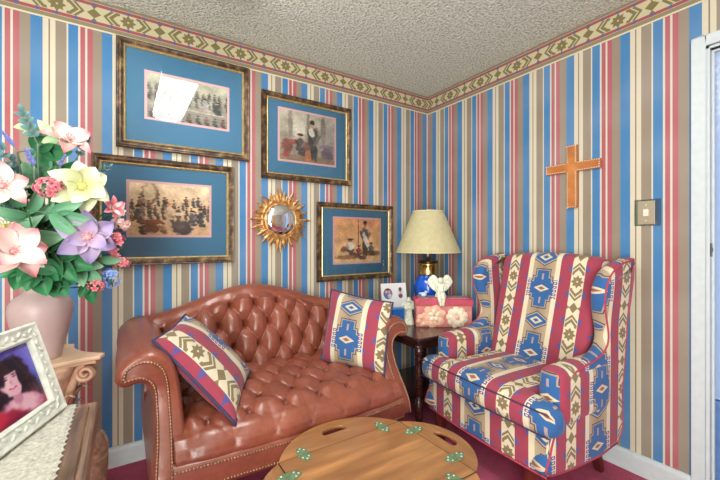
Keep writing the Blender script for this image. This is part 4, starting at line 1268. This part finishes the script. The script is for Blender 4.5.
bloom('daisy', 4, 226, 1.66, [(10, .034, .010, .3, .2, .1, P_white)], 'small white blossom at the left photo edge between the two pink lilies', 'flower', G_, (.4, 0, 0), 0, .007, M_pollen2)
def cluster(name, px, py, Y, rad, n, pr, mat, label, squash=.7, group=G_):
    loc = at(px, py, Y); o = empty(name, loc); tag(o, label, 'flower', group); rr = random.Random(px)
    V0, F0, U0 = petal_verts(pr, pr*.42, .35, .3, 1, 4, 4)
    for j in range(n):
        d = Vector((rr.gauss(0, 1), rr.gauss(0, 1)-.6, rr.gauss(0, 1)+.3)).normalized()
        c = Vector((d.x*rad, d.y*rad, d.z*rad*squash))*rr.uniform(.65, 1.05)
        Mq = d.to_track_quat('Z', 'Y').to_matrix(); V = []; F = []; U = []
        for k in range(5):
            Mz = Mq @ Matrix.Rotation(2*PI*k/5+j, 3, 'Z'); b = len(V)
            V += [c+Mz @ v for v in V0]; F += [tuple(i+b for i in f) for f in F0]; U += U0
        mk('floret', V, F, mat, o, True, U)
    m = MB()
    for j in range(8):
        d = Vector((rr.gauss(0, 1), rr.gauss(0, 1), rr.gauss(0, 1))).normalized(); m.tube([(0, 0, -rad), d*rad*.7], .0014, 5)
    m.build('stalks', M_stem, o, True); stem_part(o, loc)
cluster('hydrangea', 50, 188, 1.62, .042, 26, .017, P_rose, 'rounded rose pink flower cluster left of the white magnolia')
cluster('blossom_cluster', 116, 244, 1.70, .038, 20, .017, P_rose, 'pale rose flower cluster at the right edge of the bouquet under the trumpet flower', 1.3)
cluster('blossom_cluster', 96, 286, 1.68, .026, 12, .014, P_rose, 'small drooping pink cluster at the bottom of the bouquet', .8)
cluster('blossom_cluster', 112, 279, 1.70, .034, 16, .015, P_blue, 'small drooping pale blue cluster at the lower right of the bouquet', 1.1)
cluster('blossom_cluster', 10, 200, 1.70, .034, 12, .014, P_blue, 'small pale blue cluster at the left between the pink lilies', .8)
cluster('blossom_cluster', 47, 214, 1.72, .03, 8, .013, P_blue, 'small pale blue cluster deep among the leaves below the rose cluster', .8)
cluster('blossom_cluster', 121, 224, 1.77, .036, 16, .018, P_pink, 'loose pale pink cluster at the far right of the bouquet between two rose ones')
cluster('blossom_cluster', 122, 262, 1.74, .026, 12, .015, P_rose, 'small rose pink cluster at the far right of the bouquet above the pale blue one')
cluster('blossom_cluster', 30, 192, 1.72, .026, 10, .014, P_white, 'small white cluster left of the rounded rose pink cluster')
def spike(px0, py0, px1, py1, Y, n, r, label):
    a = at(px0, py0, Y); b = at(px1, py1, Y); o = empty('lavender_spike', b); tag(o, label, 'flower', G_)
    d = a-b; m = MB(); rr = random.Random(px0)
    V0, F0, U0 = petal_verts(r, r*.5, .9, .2, 1, 3, 3); V = []; F = []; U = []
    for j in range(n):
        t = j/n; ang = j*2.4; q = (d.normalized()*.8+Vector((math.cos(ang), math.sin(ang)*.8, math.sin(ang+1)))).normalized()
        Mq = q.to_track_quat('X', 'Z').to_matrix(); k = len(V); s = 1-.5*t
        V += [d*t+Mq @ (v*s) for v in V0]; F += [tuple(i+k for i in f) for f in F0]; U += U0
    mk('florets', V, F, P_spike, o, True, U)
    m.tube([(0, 0, 0), d], .002, 6).build('spike_stalk', M_stem2, o, True); stem_part(o, b, M_stem2)
spike(2, 132, 14, 147, 1.64, 42, .014, 'periwinkle flower spike reaching up at the far left')
spike(26, 150, 34, 166, 1.62, 44, .017, 'thicker periwinkle flower spike below the pink top lily')
spike(66, 155, 60, 168, 1.64, 26, .014, 'short periwinkle spike under the pink top lily')
def leafy(name, px, py, Y, leaves, L, w, mat, label, smat=None, droop=0, dirv=(0, 0, 1), span=.12):
    """a stem with leaves along its last stretch; leaves = list of (along, angle, tilt)"""
    loc = at(px, py, Y); o = empty(name, loc); tag(o, label, 'foliage', 'green sprays in the pink vase')
    dv = Vector(dirv).normalized(); cam_d = (Vector((0, 0, EYE))-loc).normalized()
    side_ = dv.cross(cam_d).normalized(); nrm = side_.cross(dv)
    for al, ang, tilt in leaves:
        V, F, U = petal_verts(L*random.uniform(.85, 1.12), w*random.uniform(.9, 1.1), .25, .35, 1)
        out = (dv*math.cos(ang)+side_*math.sin(ang)).normalized(); up = (nrm*math.cos(tilt)+out.cross(nrm)*math.sin(tilt)).normalized()
        ly = up.cross(out).normalized(); Mq = Matrix((out, ly, up)).transposed()
        mk('leaf', [-dv*span*(1-al)+Mq @ v for v in V], F, mat, o, True, U)
    MB().tube([Vector((0, 0, 0)), -dv*span*.5, -dv*span], .002, 6).build('twig', smat or M_stem, o, True)
    a = MOUTH-loc; e_ = -dv*span; ctrl = e_+(a-e_)*.45+Vector((0, 0, .03)); pts = [e_*(1-t)**2+ctrl*2*t*(1-t)+(a+Vector((0, 0, -.05)))*t*t for t in [i/10 for i in range(11)]]
    MB().tube(pts, .0024, 6).build('stem', smat or M_stem, o, True)
    return o
big = [(1, 0, .1), (.75, .8, .3), (.7, -.85, -.3), (.4, 1.1, .2), (.35, -1.1, -.1)]
leafy('leaf_spray', 40, 150, 1.70, [(1, .2, .2), (.8, -.7, -.2), (.7, .9, .1)], .085, .036, L_dark, 'broad dark green leaves under the pink top lily', dirv=(.8, 0, .2), span=.06)
leafy('leaf_spray', 22, 207, 1.66, big, .11, .024, L_mid, 'long sage green leaves left of the rose cluster', dirv=(-.2, -.3, .5), span=.1)
leafy('leaf_spray', 58, 214, 1.60, [(1, .1, .3), (.8, .7, .2), (.8, -.6, .1)], .11, .026, L_mid, 'long sage green leaves between the white and purple magnolias', dirv=(.9, -.1, -.12), span=.08)
leafy('leaf_spray', 30, 240, 1.68, big, .10, .036, L_mid, 'sage green leaves beside the lower pink lily', dirv=(.7, -.3, .1), span=.08)
leafy('leaf_spray', 52, 222, 1.73, big, .09, .034, L_dark, 'dark green leaves in the heart of the bouquet', dirv=(.5, -.2, .5), span=.08)
leafy('leaf_spray', 40, 278, 1.62, big, .070, .032, L_dark, 'bright green leaves hanging over the vase shoulder', dirv=(.25, -.2, -.8), span=.06)
leafy('leaf_spray', 22, 272, 1.64, big, .065, .028, L_dark, 'green leaves hanging over the left of the vase', dirv=(-.2, -.2, -.7), span=.06)
leafy('leaf_spray', 70, 262, 1.64, big, .080, .030, L_dark, 'green leaves spreading right under the purple magnolia', dirv=(.8, -.2, -.25), span=.07)
leafy('leaf_spray', 88, 272, 1.68, big, .065, .024, L_mid, 'green leaves drooping at the lower right of the bouquet', dirv=(.6, -.1, -.6), span=.08)
leafy('leaf_spray', 90, 290, 1.72, [(1, .1, .1), (.7, .8, .2), (.6, -.7, .1)], .055, .020, L_dark, 'single green sprig hanging lowest at the right of the vase', dirv=(.25, 0, -.95), span=.07)
leafy('leaf_spray', 10, 232, 1.72, big, .09, .036, L_dark, 'dark leaves behind the lower pink lily', dirv=(-.5, -.3, .4), span=.08)
leafy('leaf_spray', 75, 205, 1.72, big, .085, .03, L_dark, 'dark leaves behind the white magnolia', dirv=(.7, -.1, .2), span=.08)
leafy('leaf_spray', 40, 172, 1.72, big, .08, .03, L_mid, 'sage leaves behind the thicker periwinkle spike', dirv=(.1, -.1, .9), span=.08)
leafy('leaf_spray', 36, 128, 1.68, [(1, -.5, .2), (.8, -.7, .1), (.6, -.4, .3), (.5, .5, .2), (.25, -.8, .1)], .062, .018, L_pale, 'pale green leaves left of the pink top lily', dirv=(-.75, 0, .35), span=.09)
leafy('leaf_spray', 62, 176, 1.74, big, .075, .030, L_dark, 'dark leaves between the pink top lily and the white magnolia', dirv=(.5, -.1, .6), span=.08)
leafy('leaf_spray', 6, 214, 1.74, big, .08, .028, L_dark, 'dark leaves at the left photo edge between the two pink lilies', dirv=(-.4, -.2, .3), span=.08)
leafy('leaf_spray', 56, 252, 1.66, big, .075, .034, L_dark, 'dark broad leaves right of the lower pink lily', dirv=(.5, -.3, -.1), span=.07)
leafy('leaf_spray', 58, 284, 1.66, [(1, .1, .2), (.7, .7, .2), (.7, -.7, -.2)], .06, .03, L_dark, 'broad green leaves over the right shoulder of the vase', dirv=(.5, -.2, -.6), span=.05)
leafy('leaf_spray', 14, 176, 1.72, [(1, .3, .4), (.8, -.9, -.4), (.6, 1.2, .5), (.4, -.5, -.2), (.2, .9, .2)], .07, .016, L_euc, 'slim grey green leaves behind the upper left pink lily', M_stem2, dirv=(-.3, -.1, .9), span=.1)
leafy('leaf_spray', 100, 258, 1.70, [(1, .3, .4), (.8, -.9, -.4), (.6, 1.2, .5), (.4, -.5, -.2)], .07, .020, L_mid, 'slim sage leaves under the right tip of the purple magnolia', dirv=(.9, 0, .1), span=.09)
sm_ = [(1, .1, .2), (.85, .8, .2), (.85, -.8, .2), (.65, .9, 0), (.65, -.9, 0), (.45, .9, .3), (.45, -.9, .2), (.25, 1, .1), (.25, -1, .1)]
leafy('eucalyptus_sprig', 22, 112, 1.66, sm_, .028, .010, L_euc, 'grey green eucalyptus sprig at the very top of the bouquet', M_stem2, dirv=(-.35, 0, .9), span=.11)
leafy('eucalyptus_sprig', 3, 150, 1.66, sm_, .028, .010, L_euc, 'grey green eucalyptus sprig at the far left', M_stem2, dirv=(-.1, 0, 1), span=.16)
leafy('eucalyptus_sprig', 11, 160, 1.70, sm_, .026, .010, L_euc, 'grey green eucalyptus sprig left of the thicker periwinkle spike', M_stem2, dirv=(.15, 0, 1), span=.15)
leafy('eucalyptus_sprig', 88, 139, 1.74, sm_, .020, .008, L_euc, 'thin grey green sprig right of the pink top lily', M_stem2, dirv=(.35, 0, .8), span=.09)
leafy('eucalyptus_sprig', 108, 166, 1.76, sm_, .018, .007, L_euc, 'thin grey green sprig before the corner of the sepia picture frame', M_stem2, dirv=(.7, 0, .7), span=.10)

# ------------------------------------------------------------------ near side table, lace runner and leaning photo
DX1, DY1, DZ = -.062, 1.40, .70
DX0, DY0 = -.56, .42
dt = tag(empty('side_table', ((DX0+DX1)/2, (DY0+DY1)/2, 0)), 'dark wood side table with moulded edge and carved legs at lower left', 'side table')
M_side = wood('brown_side_table_wood', (80, 58, 46), (164, 132, 106), (20, 1.6, 20), .3, .45, 3)
lw, lh = DX1-DX0, DY1-DY0
MB().box((0, 0, DZ-.008), (lw-.052, lh-.052, .016)).build('tabletop', M_side, dt, bevel=.005)
m = MB(); pr = [(.020, DZ-.002), (.012, DZ), (.006, DZ-.003), (.002, DZ-.012), (0, DZ-.020), (.004, DZ-.030), (.012, DZ-.036), (.03, DZ-.038), (.03, DZ-.010)]
k = len(pr); V = []; F = []
for sx, sy in ((-1, -1), (1, -1), (1, 1), (-1, 1)):
    for a, z in pr: V.append((sx*(lw/2-a), sy*(lh/2-a), z))
for c in range(4):
    for i in range(k): F.append((c*k+i, c*k+(i+1) % k, ((c+1) % 4)*k+(i+1) % k, ((c+1) % 4)*k+i))
m.add(V, F).build('moulded_edge', M_side, dt, False)
ap_ = MB().box((0, 0, DZ-.075), (lw-.07, lh-.07, .08))
ap_.build('apron', M_side, dt, bevel=.004)
for sx in (-1, 1):
    for sy in (-1, 1):
        d_ = Vector((sx, sy, 0)).normalized()
        b = Vector((sx*(lw/2-.045), sy*(lh/2-.045), 0))
        path = [b+Vector((0, 0, DZ-.04)), b+d_*.012+Vector((0, 0, DZ-.09)), b+d_*.034+Vector((0, 0, DZ-.15)), b+d_*.030+Vector((0, 0, DZ-.24)), b+d_*.004+Vector((0, 0, .30)), b-d_*.012+Vector((0, 0, .16)), b+d_*.004+Vector((0, 0, .05)), b+d_*.022+Vector((0, 0, .012))]
        lg = MB().tube(catmull(path, 5), [.034]*6+[.042]*5+[.044]*5+[.034]*5+[.024]*5+[.019]*5+[.021]*4+[.024]*2, 12)
        lg = lg.build('leg', M_side, dt, True)
        cv_ = MB()
        for s in (-1, 1):
            tq = Vector((-d_.y, d_.x, 0))
            sp_ = []
            for i in range(30):
                t = i/29; an_ = t*2*PI*1.3; rr = .030*(1-t*.75)
                sp_.append(b+d_*(.062-.012*abs(math.cos(an_)))+tq*s*(.016+rr*.55*math.sin(an_))+Vector((0, 0, DZ-.135+rr*1.5*math.cos(an_))))
            cv_.tube(sp_, [.0065-.003*i/29 for i in range(30)], 7)
        cv_.build('carved_scroll', M_side, lg, True)
# lace runner
M_lace = plain('white_crochet_lace', (184, 181, 168), .95, var=.12, vscale=120, bump=.6, bscale=130)
rx0, rx1, ry0, ry1 = DX0+.05, -.116, DY0-.0, DY1-.006
V = []; F = []; nx, ny = 76, 170
for j in range(ny+1):
    for i in range(nx+1):
        x = rx0+(rx1-rx0)*i/nx; y = ry0+(ry1-ry0)*j/ny
        sc_ = .006*abs(math.sin(PI*j/5)) if i == nx else (.006*abs(math.sin(PI*j/5)) if i == nx-1 else 0)
        knob = .0032*max(0, math.sin(x*2*PI/.016)*math.sin(y*2*PI/.016))+.0012*max(0, math.sin((x+y)*2*PI/.05))
        V.append((x-sc_, y, DZ+.0022+knob*smoothstep(0, 3, nx-i)))
for j in range(ny):
    for i in range(nx): a = j*(nx+1)+i; F.append((a, a+1, a+nx+2, a+nx+1))
rn = mk('lace_runner', V, F, M_lace); tag(rn, 'cream crochet lace runner on the brown side table', 'table runner')
# leaning framed portrait
A = Vector((-.146, 1.372, DZ+.0062)); B = Vector((-.282, 1.015, DZ+.0062))
ux_ = (B-A).normalized()                     # along the bottom edge, away from the far corner
nn_ = Vector((-ux_.y, ux_.x, 0)); 
if nn_.dot(Vector((1, -.3, 0))) < 0: nn_ = -nn_
upv = (Vector((0, 0, .252))-nn_*.080).normalized()
nv = ux_.cross(upv); 
if nv.dot(nn_) < 0: nv = -nv
Wp, Hp = .38, .268
pfm = tag(empty('photo_frame', A), 'large white frame with a portrait of a dark haired woman, leaning on the lace runner', 'photo frame')
# local frame: u from the right (far) bottom corner toward the left, v up, w outward
def L3(u, v, w_): return ux_*u+upv*v+nv*w_
M_wf = plain('white_embossed_frame', (212, 216, 204), .45, var=.06, vscale=40, bump=.5, bscale=60)
fwid = .047
prf = [(0, -.012), (0, .006), (.006, .012), (.016, .009), (.034, .008), (.040, .011), (.045, .008), (.047, -.002), (.047, -.012)]
V = []; F = []; kk = len(prf); NS = 14
cor = [(0, 0, 1, 1), (Wp, 0, -1, 1), (Wp, Hp, -1, -1), (0, Hp, 1, -1)]
for a, b, sa, sb_ in cor:
    for o_, h in prf: V.append(L3(a+sa*o_, b+sb_*o_, h))
for c in range(4):
    for i in range(kk): F.append((c*kk+i, c*kk+(i+1) % kk, ((c+1) % 4)*kk+(i+1) % kk, ((c+1) % 4)*kk+i))
fm = fixn(mk('frame', V, F, M_wf, pfm, False))
em = MB()          # raised leaf embossing all round
for (a0, b0, a1, b1) in ((.025, .025, Wp-.025, .025), (Wp-.025, .025, Wp-.025, Hp-.025), (Wp-.025, Hp-.025, .025, Hp-.025), (.025, Hp-.025, .025, .025)):
    Ls_ = math.hypot(a1-a0, b1-b0); n = int(Ls_/.021)
    for i in range(n):
        t = (i+.5)/n; du, dv2 = (a1-a0)/Ls_, (b1-b0)/Ls_; s = 1 if i % 2 else -1
        cu, cv2 = a0+(a1-a0)*t-dv2*s*.004, b0+(b1-b0)*t+du*s*.004
        fw_ = L3(du, dv2, 0); sd = L3(-dv2, du, 0); dr_ = (fw_*.8+sd*s*.6).normalized(); cr_ = nv.cross(dr_)
        em.ball(L3(cu, cv2, .0085), (.011, .0052, .0035), 8, 6, Matrix((dr_, cr_, nv)).transposed())
em.build('embossed_leaves', M_wf, fm, True)
def portrait(u, v):
    """u to the viewer's right, v up"""
    c = lerp3((38, 60, 150), (92, 84, 190), smoothstep(.1, .9, v+.25*nz(u, v, 4)))
    c = lerp3(c, (120, 110, 214), .5*smoothstep(.55, .1, math.hypot(u-.75, v-.75)))
    for cx, cy, rx, ry, col, sf2 in HA:
        d = math.hypot((u-cx)/rx, (v-cy)/ry)+.16*nz(u, v, 16, cx*9)
        if d < 1+sf2: c = lerp3(c, col, 1-smoothstep(1-sf2, 1+sf2, d))
    return c
HAIR = (34, 16, 34); SKIN = (226, 176, 192); SKD = (196, 132, 160)
HA = [(.80, .10, .16, .16, (150, 36, 70), .4), (.97, .30, .10, .18, (110, 40, 110), .5),
      (.52, .56, .27, .34, HAIR, .15), (.36, .34, .14, .2, HAIR, .2), (.70, .32, .16, .24, HAIR, .2), (.78, .22, .10, .12, (70, 30, 50), .3),
      (.54, .12, .30, .20, SKD, .15), (.56, .16, .20, .15, SKIN, .2), (.53, .32, .06, .12, SKD, .25),
      (.51, .55, .135, .205, SKIN, .1), (.455, .55, .05, .12, (238, 196, 206), .6), (.52, .73, .15, .07, HAIR, .25), (.40, .66, .05, .14, HAIR, .3), (.65, .58, .045, .18, HAIR, .3),
      (.45, .595, .030, .012, (50, 26, 44), .3), (.575, .60, .030, .012, (50, 26, 44), .3), (.45, .628, .038, .008, (60, 30, 40), .4), (.575, .632, .038, .008, (60, 30, 40), .4),
      (.51, .535, .014, .03, (206, 146, 166), .5), (.51, .455, .055, .017, (190, 60, 96), .25), (.51, .458, .036, .006, (244, 232, 236), .3),
      (.33, .06, .2, .14, (150, 24, 56), .3), (.22, .16, .12, .1, (190, 40, 70), .4), (.45, .02, .2, .07, (120, 20, 60), .3)]
pw, ph = Wp-2*.044, Hp-2*.044
V = []; F = []; C = []; nx, ny = 110, 80
for j in range(ny+1):
    for i in range(nx+1):
        u, v = i/nx, j/ny; V.append(L3(Wp/2+(.5-u)*pw, Hp/2+(v-.5)*ph, -.003)); C.append(portrait(.51+(u-.66)*1.15, v))
for j in range(ny):
    for i in range(nx): a = j*(nx+1)+i; F.append((a, a+1, a+nx+2, a+nx+1))
po = mk('portrait_print', V, F, vcol('glossy_portrait', .35), pfm, False)
ca = po.data.color_attributes.new('Col', 'FLOAT_COLOR', 'POINT'); ca.data.foreach_set('color', np.array([lin(c)+[1.0] for c in C], dtype=np.float32).ravel())
mk('glass', [L3(.044, .044, .0), L3(Wp-.044, .044, .0), L3(Wp-.044, Hp-.044, .0), L3(.044, Hp-.044, .0)], [(0, 1, 2, 3)], M_glass2, pfm, False)
bk_ = MB(); bk_.add([L3(.01, .01, -.013), L3(Wp-.01, .01, -.013), L3(Wp-.01, Hp-.01, -.013), L3(.01, Hp-.01, -.013), L3(.01, .01, -.005), L3(Wp-.01, .01, -.005), L3(Wp-.01, Hp-.01, -.005), L3(.01, Hp-.01, -.005)], [(0, 1, 2, 3), (4, 5, 6, 7), (0, 1, 5, 4), (1, 2, 6, 5), (2, 3, 7, 6), (3, 0, 4, 7)])
bk_.build('backing_board', M_darkgap, pfm)
foot = L3(Wp/2, Hp*.62, -.014); gd = foot-nn_*.075; gd.z = 0
e = MB(); sdv = ux_*.03
e.add([foot-sdv, foot+sdv, gd+sdv*1.4, gd-sdv*1.4, foot-sdv-nn_*.004, foot+sdv-nn_*.004, gd+sdv*1.4-nn_*.004, gd-sdv*1.4-nn_*.004], [(0, 1, 2, 3), (4, 5, 6, 7), (0, 1, 5, 4), (1, 2, 6, 5), (2, 3, 7, 6), (3, 0, 4, 7)])
e.build('easel_stand', M_darkgap, pfm)
